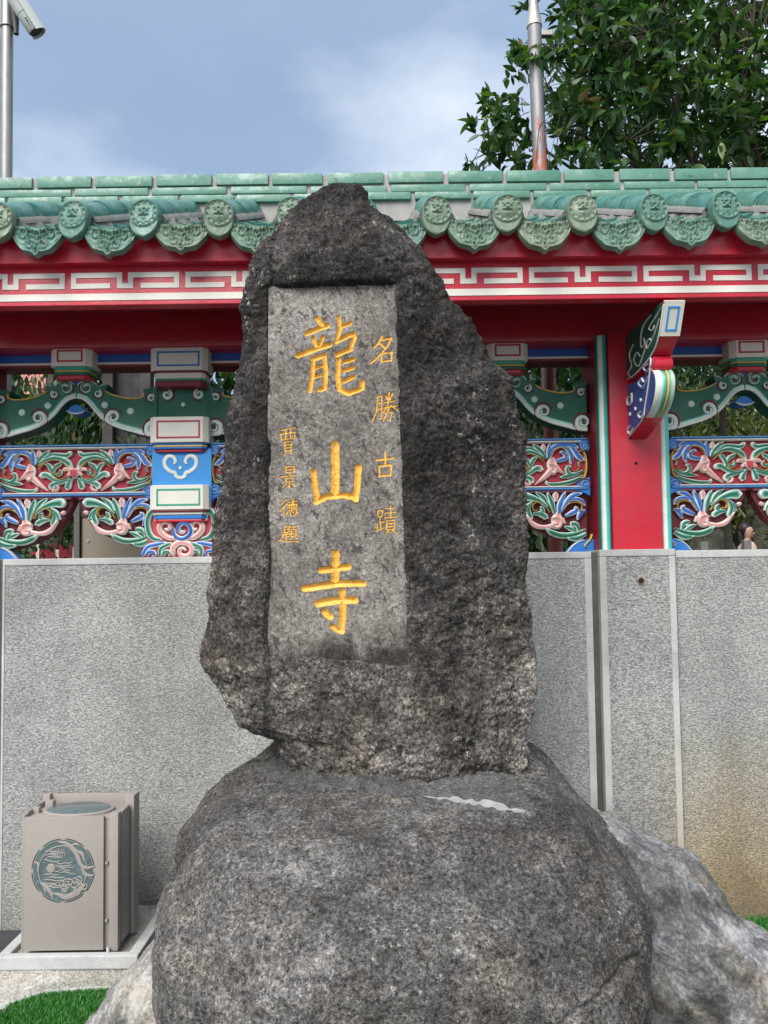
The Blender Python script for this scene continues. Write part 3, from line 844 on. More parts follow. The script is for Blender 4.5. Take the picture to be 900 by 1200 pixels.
LEAF = [  # name, points, widths, palette, height, lift
 ('leaf', [(258, 195), (248, 138), (205, 104), (140, 96), (80, 103), (25, 128)], [18, 34, 42, 40, 36, 14], PB, .026, 0),
 ('leaf', [(264, 192), (262, 140), (253, 80)], [26, 38, 18], PB, .030, 0),
 ('leaf', [(150, 112), (112, 140), (92, 185), (98, 245)], [20, 36, 40, 20], PB, .024, 0),
 ('leaf', [(92, 112), (62, 150), (35, 190), (-8, 218)], [22, 40, 46, 22], PB, .022, 0),
 ('leaf', [(205, 215), (165, 208), (132, 196), (140, 168), (168, 150), (178, 160)], [22, 34, 36, 28, 22, 14], PB, .024, 0),
 ('gold_scroll', [(246, 190), (222, 140), (178, 118), (134, 128), (120, 158), (138, 182)], [3.6, 4.0, 4.0, 4.0, 3.6, 2.7], PGo, .034, 0),
 ('leaf', [(28, 262), (36, 236), (22, 226)], [14, 18, 8], PG, .02, 0),
 ('leaf', [(40, 318), (90, 322), (124, 296), (118, 264), (92, 262)], [14, 28, 34, 30, 16], PG, .024, 0),
 ('leaf', [(4, 292), (60, 318), (118, 330), (182, 340)], [14, 34, 38, 12], PGd, .020, 0),
 ('leaf', [(0, 330), (70, 366), (150, 386), (230, 392), (278, 382), (280, 362)], [16, 34, 34, 28, 24, 16], PGd, .018, 0),
 ('gold_scroll', [(32, 270), (60, 296), (92, 286)], [3.1, 3.6, 2.2], PGo, .026, 0),
 ('leaf', [(284, 196), (312, 148), (350, 112), (384, 84)], [18, 36, 36, 12], PG, .028, 0),
 ('leaf', [(350, 142), (400, 116), (455, 118), (512, 122), (548, 92)], [14, 26, 32, 38, 34], PG, .024, 0),
 ('leaf', [(290, 196), (345, 162), (410, 142), (470, 150), (520, 178), (548, 230)], [14, 24, 34, 40, 46, 30], PG, .026, 0),
 ('gold_scroll', [(300, 222), (352, 178), (412, 156), (470, 168), (512, 205), (530, 236)], [3.1, 3.6, 3.6, 3.6, 3.6, 2.7], PGo, .032, 0),
 ('leaf', [(402, 268), (392, 228), (372, 196), (345, 186)], [20, 36, 36, 18], PG, .024, 0),
 ('leaf', [(404, 248), (425, 208), (455, 190), (470, 170)], [18, 34, 30, 14], PG, .025, 0),
 ('leaf', [(408, 262), (438, 272), (466, 256), (455, 228)], [14, 22, 26, 16], PG, .025, 0),
 ('gold_scroll', [(505, 286), (460, 302), (424, 290), (412, 264), (430, 250), (446, 266)], [3.6, 4.0, 4.0, 3.6, 3.1, 2.2], PGo, .030, 0),
 ('leaf', [(525, 292), (470, 318), (410, 302), (355, 268), (306, 280)], [12, 22, 32, 44, 50], PG, .026, 0),
 ('leaf', [(530, 306), (470, 326), (410, 340), (384, 378)], [10, 26, 42, 54], PG, .025, 0),
 ('leaf', [(548, 296), (526, 335), (512, 382)], [18, 44, 56], PG, .025, 0),
 ('petal_curl', [(398, 386), (430, 386), (446, 362), (430, 346)], [14, 20, 20, 10], PP, .026, 0),
 ('petal', [(238, 188), (240, 235), (232, 300)], [44, 96, 86], PP, .024, 0),
 ('petal_curl', [(262, 240), (222, 250), (205, 285), (228, 312), (254, 292), (238, 272)], [16, 20, 22, 20, 16, 10], PP, .034, 0),
 ('petal', [(255, 296), (300, 338), (372, 392)], [62, 46, 8], PP, .028, 0),
 ('petal', [(212, 252), (182, 288), (148, 312)], [44, 34, 6], PP, .026, 0),
 ('bud', [(296, 136), (302, 108), (302, 84)], [26, 48, 34], PP, .026, 0),
 ('petal', [(572, 228), (535, 232), (500, 226), (482, 240)], [24, 34, 36, 26], PP, .028, 0),
 ('petal', [(560, 246), (530, 262), (515, 278)], [30, 34, 28], PP, .030, 0),
 # spandrel
 ('leaf', [(196, 610), (182, 540), (142, 448)], [22, 46, 20], PB, .034, 0),
 ('leaf', [(176, 600), (128, 520), (80, 478), (14, 464)], [18, 40, 42, 16], PB, .030, 0),
 ('leaf', [(120, 520), (70, 506), (20, 520), (-6, 560)], [14, 30, 30, 14], PB, .026, 0),
 ('leaf', [(142, 632), (98, 612), (60, 590), (72, 560)], [22, 40, 40, 24], PB, .028, 0),
 ('leaf', [(-6, 592), (30, 612), (54, 664)], [18, 42, 18], PB, .026, 0),
 ('gold_scroll', [(172, 592), (130, 548), (70, 530), (22, 548), (26, 588), (44, 596)], [3.6, 4.0, 4.0, 4.0, 3.6, 2.7], PGo, .038, 0),
 ('petal', [(200, 606), (206, 660), (190, 716)], [50, 118, 92], PP, .030, 0),
 ('petal_curl', [(250, 650), (210, 640), (178, 668), (188, 712), (228, 716), (236, 690), (210, 684)], [18, 22, 24, 24, 22, 18, 10], PP, .042, 0),
 ('petal', [(240, 702), (310, 712), (380, 690), (448, 612)], [44, 40, 46, 12], PP, .030, 0),
 ('petal', [(170, 650), (146, 690)], [40, 18], PP, .028, 0),
 ('bud', [(214, 520), (214, 478), (214, 448)], [24, 60, 44], PP, .028, 0),
 ('leaf', [(226, 610), (246, 530), (278, 450)], [22, 46, 18], PG, .034, 0),
 ('leaf', [(272, 548), (312, 486), (368, 442)], [18, 42, 16], PG, .030, 0),
 ('leaf', [(272, 566), (340, 512), (420, 482), (505, 478)], [16, 30, 62, 92], PG, .032, 0),
 ('gold_scroll', [(264, 600), (300, 540), (352, 522), (390, 546), (378, 586), (348, 578)], [3.6, 4.0, 4.0, 4.0, 3.6, 2.7], PGo, .038, 0),
 ('leaf', [(388, 520), (428, 552), (464, 606)], [16, 38, 18], PG, .028, 0),
 ('leaf', [(404, 530), (424, 585), (396, 652)], [16, 42, 36], PG, .030, 0),
 ('leaf', [(382, 606), (330, 612), (276, 646)], [18, 46, 44], PG, .030, 0),
 ('leaf', [(346, 612), (312, 588), (330, 552)], [18, 36, 22], PG, .028, 0),
 ('bud', [(470, 560), (500, 548)], [30, 42], PP, .026, 0),
 ('leaf', [(46, 744), (60, 700), (96, 690), (80, 720)], [18, 40, 34, 16], PG, .030, 0),
 ('leaf', [(66, 752), (110, 726), (156, 708)], [14, 36, 12], PG, .028, 0),
 ('leaf', [(-8, 738), (70, 768), (170, 778), (250, 752), (294, 716)], [16, 38, 46, 42, 18], PGd, .030, 0),
 ('leaf', [(-10, 768), (60, 800), (134, 796)], [24, 52, 22], PG, .028, 0),
]
def mirror(V): return [(-x, y, z) for x, y, z in V]
panel_parts = []                              # (name, mesh) built once, shared by the panels
for nm, pts, wd, pal, h, lift in LEAF:
    P = A1(pts)
    fl_ = 0.80 if nm in ('petal', 'bud') else 1.0
    V, F, C = ribbon(P, [w * k1 * fl_ for w in wd], h * 0.72, pal, w0=0.0)
    for side in (0, 1):
        mb = MB().add(V if not side else mirror(V), F, C)
        panel_parts.append((nm, mb.mesh(nm, M_vc, True)))
# lotus tip in the middle, dark-red ground of the frieze, border rails
tipP = A1([(570, 236), (570, 262), (570, 300)])
V, F, C = ribbon(tipP, [80 * k1, 76 * k1, 10 * k1], 0.03, PR); panel_parts.append(('petal', MB().add(V, F, C).mesh('petal', M_vc, True)))
hw = (W(PXA + 92, 560, YS).x - W(PXA, 560, YS).x)
ptop, pbot = A1([(570, 52)])[0][1], A1([(570, 428)])[0][1]
def bracket_outline(hw, zt_, zb_):
    e = 0.018
    return [(-hw, zt_ - 0.03), (-hw + 0.03, zt_), (hw - 0.03, zt_), (hw, zt_ - 0.03), (hw, zb_ - 0.012), (-hw, zb_ - 0.012)]
M_ground = paint('carving_ground_red', (0.33, 0.012, 0.03), 0.5, 0.35)
panel_parts.append(('ground_plate', MB().prism(bracket_outline(hw, ptop - .004, pbot), 0.004, 0.05, 'xzy').mesh('ground_plate', M_ground)))
def rail(P, wid, pal, h=0.03):
    V, F, C = ribbon(P, wid, h, pal, n=len(P) * 5 if len(P) > 2 else 12, tipround=(0, 0), outline=False); return MB().add(V, F, C)
for (yy_, wh) in ((53, -1), (424, 1)):
    L_ = A1([(570, yy_)])[0][1]; Li = A1([(570, yy_ + 17 if wh < 0 else yy_ - 15)])[0][1]
    panel_parts.append(('rail', rail([(-hw, L_), (0, L_), (hw, L_)], [0.0125] * 3, (BLUE, BLUE, BLUE, (0.10, 0.30, 0.62)), .034).mesh('rail', M_vc, True)))
    panel_parts.append(('rail_edge', rail([(-hw + .03, Li), (0, Li), (hw - .03, Li)], [0.0105] * 3, (WHITE,) * 4, .030).mesh('rail_edge', M_vc, True)))
for sd in (-1, 1):                            # curled ends: blue blocks with white scrolls and a gold inner edge
    def sx(P): return [(sd * x, z) for x, z in P]
    zt_, zb_ = ptop, pbot
    blk = [(hw - .055, zt_ - .004), (hw, zt_ + .004), (hw + .012, zt_ - .03), (hw + .012, zt_ - .062), (hw - .012, zt_ - .06), (hw - .03, zt_ - .045)]
    blk2 = [(hw - .075, zb_ - .002), (hw - .03, zb_ + .05), (hw + .012, zb_ + .062), (hw + .012, zb_ - .035), (hw - .012, zb_ - .022), (hw - .04, zb_ - .008)]
    for bpts in (blk, blk2):
        panel_parts.append(('scroll_block', MB().prism(sx(bpts), -0.026, 0.03, 'xzy', bev=0.002).mesh('scroll_block', M_blue)))
    for (cx_, cz_, a0, tn) in ((hw - .012, zt_ - .040, 2.2, -1.2), (hw - .012, zb_ + .026, -2.2, 1.2)):
        P = spiral(cx_, cz_, 0.022, 0.004, a0, -tn)
        V, F, C = ribbon(sx(P), [.011, .010, .007], 0.034, PWB); panel_parts.append(('scroll', MB().add(V, F, C).mesh('scroll', M_vc, True)))
        V, F, C = ribbon(sx(spiral(cx_, cz_, 0.028, 0.024, a0, -tn * .7)), [.004, .005, .003], 0.032, PM); panel_parts.append(('scroll_line', MB().add(V, F, C).mesh('scroll_line', M_vc, True)))
    P = [(hw - .036, zt_ - .058), (hw - .012, zt_ - .072), (hw - .002, (zt_ + zb_) / 2), (hw - .012, zb_ + .066), (hw - .034, zb_ + .056)]
    V, F, C = ribbon(sx(P), [.007] * 5, 0.03, PGo); panel_parts.append(('gold_scroll', MB().add(V, F, C).mesh('gold_scroll', M_vc, True)))
# spandrel plates (dark-red fretted ground with the arch cut out), one each side
arch = A1([(-26, 430), (552, 430), (545, 480), (520, 530), (492, 585), (440, 665), (392, 706), (330, 738), (255, 770), (180, 800), (100, 822), (-26, 830)])
M_spgr = paint('spandrel_ground', (0.115, 0.012, 0.02), 0.6, 0.4)
for sd in (-1, 1):
    pts = [(-sd * x if sd > 0 else x, z) for x, z in arch]
    pts = [(x if sd < 0 else -px_, z) for (x, z), (px_, _) in zip(arch, arch)]
    panel_parts.append(('spandrel_plate', MB().prism(pts, 0.012, 0.075, 'xzy').mesh('spandrel_plate', M_spgr)))
    tp = A1([(-20, 443), (250, 441), (540, 443)])
    V, F, C = ribbon([(x if sd < 0 else -x, z) for x, z in tp], [.012] * 3, 0.012, (PINK, PINK, (0.6, 0.2, 0.22), (0.5, 0.1, 0.14)), n=14, tipround=(0, 0), outline=False)
    panel_parts.append(('spandrel_edge', MB().add(V, F, C).mesh('spandrel_edge', M_vc, True)))
zA = W(PXA, 577, YS).z
def panel(x, label):
    e = empty('carved_panel', Vector((x, YS, zA)) - G0); e.parent = gal
    e['label'] = label
    for nm, me in panel_parts: link(nm, me, e)
    return e
panels = [panel(xA, 'carved floral panel next to the post of white blocks'), panel(xB, 'carved floral panel half hidden behind the standing stone'),
          panel(xC, 'carved floral panel between standing stone and red column'), panel(xD, 'carved floral panel on the far side of the red column')]
# blue feet with a gold curl beside the columns
def foot(x, sd):
    pts = A1([(-14, 808), (60, 812), (100, 824), (140, 850), (192, 905), (192, 925), (-14, 925)])
    pts = [((px_ - pts[0][0]) * sd, z) for px_, z in pts]
    e = empty('screen_foot', Vector((x, YS + 0.01, zA)) - G0); e.parent = gal
    MB().prism(pts, -0.02, 0.06, 'xzy', bev=0.003).build('foot_block', M_blue, e)
    V, F, C = ribbon([(a, b - 0.002) for a, b in pts[1:5]], [.006, .010, .011, .008], 0.026, (WHITE, LPINK, LPINK, LBLUE)); MB().add(V, F, C).build('foot_edge', M_vc, e, smooth=True)
    sp = [(sd * (0.010 + a), pts[0][1] - 0.005 + b) for a, b in ((0, .03), (0.004, 0.012), (.016, -.004), (.030, -.018), (.040, -.032), (.028, -.036))]
    V, F, C = ribbon(sp, [.006, .008, .008, .008, .008, .006], 0.032, PGo); MB().add(V, F, C).build('gold_scroll', M_vc, e, smooth=True)
foot(xA - (ccx - xC) + cw_ / 2 + 0.058, 1)
foot(cxl - 0.058, -1); foot(cxr + 0.058, 1)

# ---- arched beams (green, with clouds, spirals and dots)
def B1(pts): return A1(pts, 0, 390.0, Z1, 87.9)
beamW = 30 * SM
def halfbeam_top():
    return [(565, 392), (540, 372), (500, 356), (455, 362), (420, 384), (405, 404), (372, 392), (345, 386), (334, 402), (350, 424), (352, 444), (300, 478), (200, 507), (110, 512), (62, 496), (50, 478), (62, 456), (70, 440), (40, 430), (-10, 426), (-40, 428)]
bot = [(-40, 800), (0, 797), (60, 785), (130, 764), (220, 738), (300, 704), (360, 664), (410, 616), (450, 565), (490, 525), (530, 502), (565, 495)]
hb = B1(halfbeam_top()); hbot = B1(bot)
full_top = hb + [(-x, z) for x, z in hb[::-1][0:]]
outline_ = [(x, z) for x, z in hbot] + [(-x, z) for x, z in hbot[::-1][1:]] + [(-x, z) for x, z in hb[::-1]] + [(x, z) for x, z in hb[1:]]
beam_parts = [('beam_body', MB().prism(outline_, -0.012, 0.10, 'xzy', bev=0.003).mesh('beam_body', M_green, False))]
def bp(nm, P, wd, pal, h, tip=(0, 1), both=True, outline=True, n=None):
    V, F, C = ribbon(P, wd, h, pal, w0=-0.011, tipround=tip, outline=outline, n=n)
    beam_parts.append((nm, MB().add(V, F, C).mesh(nm, M_vc, True)))
    if both: beam_parts.append((nm, MB().add(mirror(V), F, C).mesh(nm, M_vc, True)))
edge_c = [(x, z + 0.0075) for x, z in hbot]
bp('white_edge', edge_c, [0.015] * len(edge_c), (WHITE, WHITE, WHITE, (0.70, 0.78, 0.73)), 0.006, (0, 0), outline=False, n=40)
edge_t = [(x, z + 0.018) for x, z in hbot]
bp('teal_shade', edge_t, [0.034] * len(edge_t), (GREEN, (0.03, 0.22, 0.15), TEAL, LTEAL), 0.002, (0, 0), outline=False, n=40)
gl = B1([(352, 440), (300, 472), (200, 501), (110, 507), (66, 494), (56, 478), (64, 462)])
bp('gold_line', gl, [.006, .008, .0085, .0085, .0085, .007, .005], PGo, 0.014, (1, 1))
def swirl(c, r, a0, turns, sc=1.0, pal=PW):
    cx_, cz_ = B1([c])[0]; r = r * k1 * 1.15
    sg = 1 if turns > 0 else -1
    bp('spiral_line', spiral(cx_, cz_, r * 1.0, r * 0.92, a0 - 0.3 * sg, sg * .62, 10), [r * .10, r * .17, r * .17, r * .10], PM, 0.0065)
    bp('spiral_line', spiral(cx_, cz_, r * .40, r * .12, a0 + 2.2 * sg, sg * 0.8, 10), [r * .12, r * .14, r * .12, r * .08], PM, 0.0095)
    bp('spiral', spiral(cx_, cz_, r * .70, r * .18, a0 - 0.6 * sg, sg * 1.35, 14), [r * .30, r * .46, r * .40, r * .30, r * .20], pal, 0.0085)
swirl((-8, 732), 66, -0.9, 1.5); swirl((288, 642), 62, -0.7, 1.5)
swirl((492, 415), 54, 2.2, -1.6, pal=PG); swirl((405, 462), 36, 2.6, 1.4)
swirl((2, 505), 36, 2.0, -1.4)
def dot(c, r=24):
    cx_, cz_ = B1([c])[0]; r = r * k1
    for sx_ in (1, -1):
        mb = MB()
        V = [(sx_ * cx_, -0.0165, cz_)]; C = [WHITE]
        for (rr, cc, yy_) in ((0.62, WHITE, -0.0160), (0.85, LTEAL, -0.0150), (1.12, TEAL, -0.0130), (1.2, GREEN, -0.0115)):
            for j in range(18):
                a = 2 * math.pi * j / 18; V.append((sx_ * cx_ + r * rr * math.cos(a), yy_, cz_ + r * rr * math.sin(a))); C.append(cc)
        F = [(0, 1 + j, 1 + (j + 1) % 18) for j in range(18)]
        for q_ in range(3):
            for j in range(18): F.append((1 + q_ * 18 + j, 1 + q_ * 18 + (j + 1) % 18, 19 + q_ * 18 + (j + 1) % 18, 19 + q_ * 18 + j))
        mb.add(V, F, C); beam_parts.append(('painted_dot', mb.mesh('painted_dot', M_vc, True)))
dot((160, 600)); dot((355, 548))
cl = B1([(560, 396), (538, 376), (498, 361), (458, 367), (424, 388), (412, 408)])
bp('cloud_edge', cl, [.005, .007, .007, .007, .007, .005], (WHITE, LTEAL, LTEAL, LTEAL), 0.012, (1, 1))
hk = B1([(402, 410), (372, 398), (350, 392), (342, 404)])
bp('cloud_edge', hk, [.005, .007, .007, .005], (WHITE, LTEAL, LTEAL, TEAL), 0.012, (1, 1))
# blue lens under the crown of the arch, and a small blue bead above
lp = B1([(490, 588), (530, 548), (565, 536), (600, 548), (642, 588), (612, 606), (565, 612), (518, 606)])
beam_parts.append(('blue_lens', MB().prism(lp, -0.006, 0.08, 'xzy', bev=0.003).mesh('blue_lens', M_blue)))
le = B1([(492, 590), (525, 606), (565, 612), (605, 606), (640, 590)])
bp('lens_edge', [(x, z + .003) for x, z in le], [.004, .009, .010, .009, .004], (WHITE, WHITE, WHITE, LBLUE), 0.006, (1, 1), both=False)
bb_ = B1([(535, 360), (565, 352), (600, 360), (590, 378), (565, 390), (545, 378)])
beam_parts.append(('blue_bead', MB().prism(bb_, -0.015, 0.03, 'xzy', bev=0.003).mesh('blue_bead', M_blue)))
beams = []
for x in (xA, xB, xC, xD):
    e = empty('arched_beam', Vector((x, YS + 0.015, zA)) - G0); e.parent = gal
    for nm, me in beam_parts: link(nm, me, e)
    beams.append(e)
# filler pieces of green beam behind the posts
zb_hi, zb_lo = B1([(0, 430)])[0][1], B1([(0, 797)])[0][1]
for xx in (xP, xP2):
    gpart('beam_link', MB().box(xx - 0.16, xx + 0.16, YS + 0.012, YS + 0.105, zA + zb_lo + 0.001, zA + zb_hi), M_green)

for xx in (xP, xP2):                          # curls and a dot on the beam behind each post
    e = empty('beam_curls', Vector((xx, YS + 0.012, zA)) - G0); e.parent = gal
    for sd in (-1, 1):
        cx_, cz_ = sd * 19.0 * SM, (W(PXP, 461.5, YS).z - zA); r = 8.5 * SM
        for nm, P, wd, pal, h in (('spiral_line', spiral(cx_, cz_, r, r * .92, 0.4, .75, 10), [r * .12, r * .2, r * .2, r * .1], PM, .007), ('spiral', spiral(cx_, cz_, r * .70, r * .18, 1.9, 1.3, 14), [r * .34, r * .46, r * .42, r * .3, r * .2], PW, .009),
                                  ('cloud_edge', [(cx_ + r * .3, cz_ + r * 1.05), (cx_ + r * 1.0, cz_ + r * 1.25), (cx_ + r * 1.75, cz_ + r * .75), (cx_ + r * 1.7, cz_ + r * .1)], [.006, .012, .012, .005], PG, .012)):
            V, F, C = ribbon(P, wd, h, pal, w0=0.001); V = V if sd > 0 else mirror([(x - 0, y, z) for x, y, z in V]) if False else V
            if sd < 0: V = [(2 * cx_ - x, y, z) for x, y, z in V]
            MB().add(V, F, C).build(nm, M_vc, e, smooth=True)
    V, F, C = ribbon([(0, W(PXP, 471, YS).z - zA), (0, W(PXP, 476, YS).z - zA)], [.026, .026], .004, (TEAL, LTEAL, WHITE, WHITE), w0=0.001, tipround=(1, 1)); MB().add(V, F, C).build('painted_dot', M_vc, e, smooth=True)

# ---- blue top rail with white stripe
zr0, zr1 = W(150, 426, YS).z, W(150, 402, YS).z
gpart('top_rail', MB().box(X0, X1, YS + 0.02, YS + 0.14, zr0, zr1 + 0.06), paint('rail_blue', (0.018, 0.10, 0.42), 0.35, 0.2))
gpart('top_rail_stripe', MB().box(X0, X1, YS + 0.012, YS + 0.03, zr0, zr0 + 0.011), M_white)
gpart('top_rail_underside', MB().box(X0, X1, YS + 0.016, YS + 0.144, zr0 - 0.012, zr0 - 0.0008), M_maroon)

# ---- chamfered bracket blocks
def block_mesh(wd, z1, z0, dep, ch):
    # plan: chamfered front corners
    pl = [(-wd / 2 - ch, 0.06), (-wd / 2 - ch, -dep + ch), (-wd / 2, -dep), (wd / 2, -dep), (wd / 2 + ch, -dep + ch), (wd / 2 + ch, 0.06)]
    return MB().prism(pl, z0, z1, 'xyz', bev=0.004)
def bracket_block(x, zt_, zb_, wd, ring, dep=0.085, ch=0.03, mould=()):
    e = empty('bracket_block', Vector((x, YS, zb_)) - G0); e.parent = gal
    H = zt_ - zb_
    MB().add(*(lambda m: (m.V, m.F))(block_mesh(wd, H, 0, dep, ch))).build('block_body', M_white, e)
    # coloured frame line: four thin strips
    a, b = wd / 2 - 0.018, H
    m = 0.024; t = 0.0085
    P = [(-a, m), (a, m), (a, H - m), (-a, H - m)]
    V, F = strip_solid([P[0], P[1], P[2], P[3], (P[0][0], P[0][1] - t / 2)], t, -dep - 0.0022, -dep + 0.001)
    MB().add(V, F).build('frame_line', ring, e)
    z = 0.0
    for (hh, inset, mat) in mould:
        m_ = block_mesh(wd - inset * 1.2, z - 0.0006, z - hh, dep - inset, ch * 0.8)
        m_.build('moulding', mat, e); z -= hh
    return e
M_bluep = M_blue; M_greenp = paint('green_line', (0.04, 0.32, 0.22), 0.42, 0.2); M_redp = paint('red_line', (0.40, 0.02, 0.05), 0.42, 0.2)
def pz(px, py, Y=YS - 0.085): return W(px, py, Y).z
s_ = (YS - 0.085) / FPX
for x in (xA, xB, xC, xD):
    bracket_block(x, pz(86, 405.5), pz(86, 428.5), 37 * s_, M_redp, 0.085, 0.026, ((0.018, 0.012, M_greenp), (0.008, 0.014, M_gold), (0.016, 0.016, M_green), (0.020, 0.022, M_red)))
for k, x in enumerate((xP, xP2)):
    bracket_block(x, pz(214, 407), pz(214, 433.5), 57 * s_, M_blue, 0.085, 0.024, ((0.008, 0.004, M_maroon), (0.030, 0.016, M_white), (0.010, 0.02, M_greenp), (0.030, 0.022, M_maroon)))
    bracket_block(x, pz(214, 488), pz(214, 518), 58 * s_, M_redp, 0.085, 0.024, ((0.012, 0.012, M_blue), (0.009, 0.012, M_gold), (0.010, 0.014, M_blue), (0.014, 0.024, M_redp)))
    bracket_block(x, pz(214, 568), pz(214, 597), 58 * s_, M_greenp, 0.085, 0.024, ((0.010, 0.004, M_maroon), (0.014, 0.014, M_white), (0.022, 0.020, M_blue), (0.014, 0.024, M_red)))
# ---- posts: blue block with ruyi cloud, and lotus scroll base
def C1(pts): return A1(pts, 130.0, 515.0, Z1, PXP)
post_parts = []
bl = C1([(372, 95), (700, 95), (752, 78), (790, 90), (790, 345), (340, 345), (330, 215), (345, 120)])
blp = C1([(335, 80), (400, 105), (690, 105), (760, 72), (772, 100), (772, 470), (700, 480), (370, 480), (325, 470), (325, 120)])
post_parts.append(('post_block', MB().prism(blp, -0.04, 0.07, 'xzy', bev=0.004).mesh('post_block', paint('sky_blue', (0.035, 0.27, 0.66), 0.4, 0.15))))
def pp(nm, P, wd, pal, h, tip=(1, 1), w0=-0.039, both=False, outline=True):
    P = C1(P); V, F, C = ribbon(P, [w * k1 for w in wd], h, pal, w0=w0, tipround=tip, outline=outline)
    post_parts.append((nm, MB().add(V, F, C).mesh(nm, M_vc, True)))
    if both: post_parts.append((nm, MB().add(mirror(V), F, C).mesh(nm, M_vc, True)))
PRU = ((0.20, 0.50, 0.80), WHITE, WHITE, WHITE)
pp('ruyi_line', [(487, 196), (504, 176), (487, 142), (450, 136), (422, 168), (430, 218), (472, 252), (500, 260), (508, 284), (540, 300)], [20, 28, 32, 34, 34, 32, 32, 32, 32, 28], PRU, 0.006, tip=(1, 0), both=True, outline=False)
pp('ruyi_dot', [(540, 208), (540, 238)], [30, 30], PRU, 0.006, outline=False)
pl_ = C1([(250, 885), (270, 840), (320, 800), (290, 770), (285, 700), (285, 600), (300, 520), (340, 500), (740, 500), (780, 520), (800, 600), (800, 770), (770, 800), (820, 840), (840, 885)])
pl_ = C1([(240, 900), (262, 845), (318, 805), (285, 770), (282, 690), (282, 580), (305, 520), (545, 520)])
ctr = pl_[-1][0]
plate_pts = [(x - ctr, z) for x, z in pl_[:-1]] + [(-(x - ctr), z) for x, z in pl_[:-1][::-1]]
post_parts.append(('base_plate', MB().prism(plate_pts, -0.020, 0.08, 'xzy', bev=0.002).mesh('base_plate', paint('base_rose', (0.42, 0.05, 0.07), 0.5, 0.3))))
w2 = -0.02
pp('leaf', [(400, 760), (330, 745), (296, 690), (292, 600), (330, 540), (360, 580), (350, 620)], [20, 46, 46, 42, 44, 40, 20], PG, 0.024, w0=w2, both=True)
pp('scroll', [(520, 752), (440, 740), (385, 690), (388, 640), (432, 620), (462, 655), (440, 685), (420, 672)], [20, 40, 42, 38, 36, 30, 24, 12], PP, 0.028, w0=w2, both=True)
pp('scroll', [(480, 660), (500, 730), (560, 752), (615, 712), (608, 655), (560, 630), (522, 665), (545, 705), (575, 688)], [22, 34, 40, 40, 38, 34, 30, 26, 14], PB, 0.036, w0=w2)
pp('scroll', [(250, 882), (290, 815), (370, 790), (440, 780)], [26, 38, 36, 12], PB, 0.022, w0=w2, both=True)
pp('scroll', [(290, 884), (300, 850), (340, 850), (345, 880), (325, 878)], [18, 28, 26, 20, 12], PB, 0.028, w0=w2, both=True)
pp('scroll', [(385, 886), (390, 825), (440, 795), (480, 782)], [24, 36, 34, 14], PG, 0.026, w0=w2, both=True)
pp('scroll', [(408, 886), (420, 848), (455, 850), (452, 880)], [16, 30, 28, 14], PG, 0.028, w0=w2, both=True)
pp('scroll', [(490, 886), (480, 820), (530, 778), (600, 790), (628, 840), (590, 880), (540, 870), (530, 835), (562, 820), (578, 842)], [26, 42, 44, 44, 42, 38, 32, 28, 22, 12], PP, 0.032, w0=w2)
for x in (xP, xP2):
    e = empty('screen_post', Vector((x, YS, zA)) - G0); e.parent = gal
    for nm, me in post_parts: link(nm, me, e)

# ---- corbel arm on the column, carrying the eave
XA0 = WX(735.6, 444.5, W(735.6, 444.5, YC).x).x; XA1 = XA0 + 0.083
def prof(pts): return [((WX(a, b, XA0)).y, (WX(a, b, XA0)).z) for a, b in pts]
arm = empty('corbel_arm', Vector((XA0, YC, ZC(450, YC))) - G0); arm.parent = gal
AO = -Vector((XA0, YC, ZC(450, YC)))
up = prof([(779.5, 352.5), (773.6, 393.8), (765.5, 416), (757, 428), (747, 438), (735.8, 446)])
up = up + [(YC + 0.02, up[-1][1]), (YC + 0.02, up[0][1] + 0.02), (up[0][0] + 0.06, up[0][1] + 0.012)]
MB().prism(up, XA0, XA1, 'yzx', bev=0.004).build('upper_arm', M_red, arm, AO)
M_armg = paint('arm_green', (0.012, 0.075, 0.05), 0.45, 0.35)
sidep = [(y + 0.004 if k < 6 else y, z + 0.004 if 0 < k < 6 else z - 0.004) for k, (y, z) in enumerate(up)]
MB().prism(sidep, XA0 - 0.003, XA0 + 0.004, 'yzx').build('side_panel', M_armg, arm, AO)
def armribbon(pts, wd, pal, h=0.006, x0=XA0 - 0.003, nm='scroll', tip=(1, 1)):
    P = prof(pts)
    V, F, C = ribbon([(y, z) for y, z in P], wd, h, pal, w0=0.0, tipround=tip)
    V = [(x0 + v[1], v[0], v[2]) for v in V]
    MB().add(V, F, C).build(nm, M_vc, arm, AO, True)
PSc = ((0.62, 0.66, 0.60), (0.70, 0.72, 0.66), (0.7, 0.72, 0.66), (0.62, 0.66, 0.60)); zz8 = lambda L: [(700 + a / 6.315, 340 + b / 6.315) for a, b in L]
armribbon(zz8([(490, 120), (440, 200), (400, 260), (392, 290), (420, 295), (430, 260)]), [.004, .006, .006, .005, .005, .004], PSc)
armribbon(zz8([(470, 210), (430, 330), (380, 430), (372, 400), (392, 360), (410, 375)]), [.004, .006, .006, .005, .005, .004], PSc)
armribbon(zz8([(410, 180), (350, 260), (330, 360), (335, 425), (360, 395), (350, 350)]), [.004, .006, .006, .006, .005, .004], PSc)
armribbon(zz8([(365, 430), (315, 560), (280, 520), (300, 460), (325, 490)]), [.005, .006, .006, .005, .004], PSc)
armribbon(zz8([(275, 400), (245, 480), (262, 560), (236, 610), (250, 640)]), [.004, .006, .006, .005, .004], PSc)
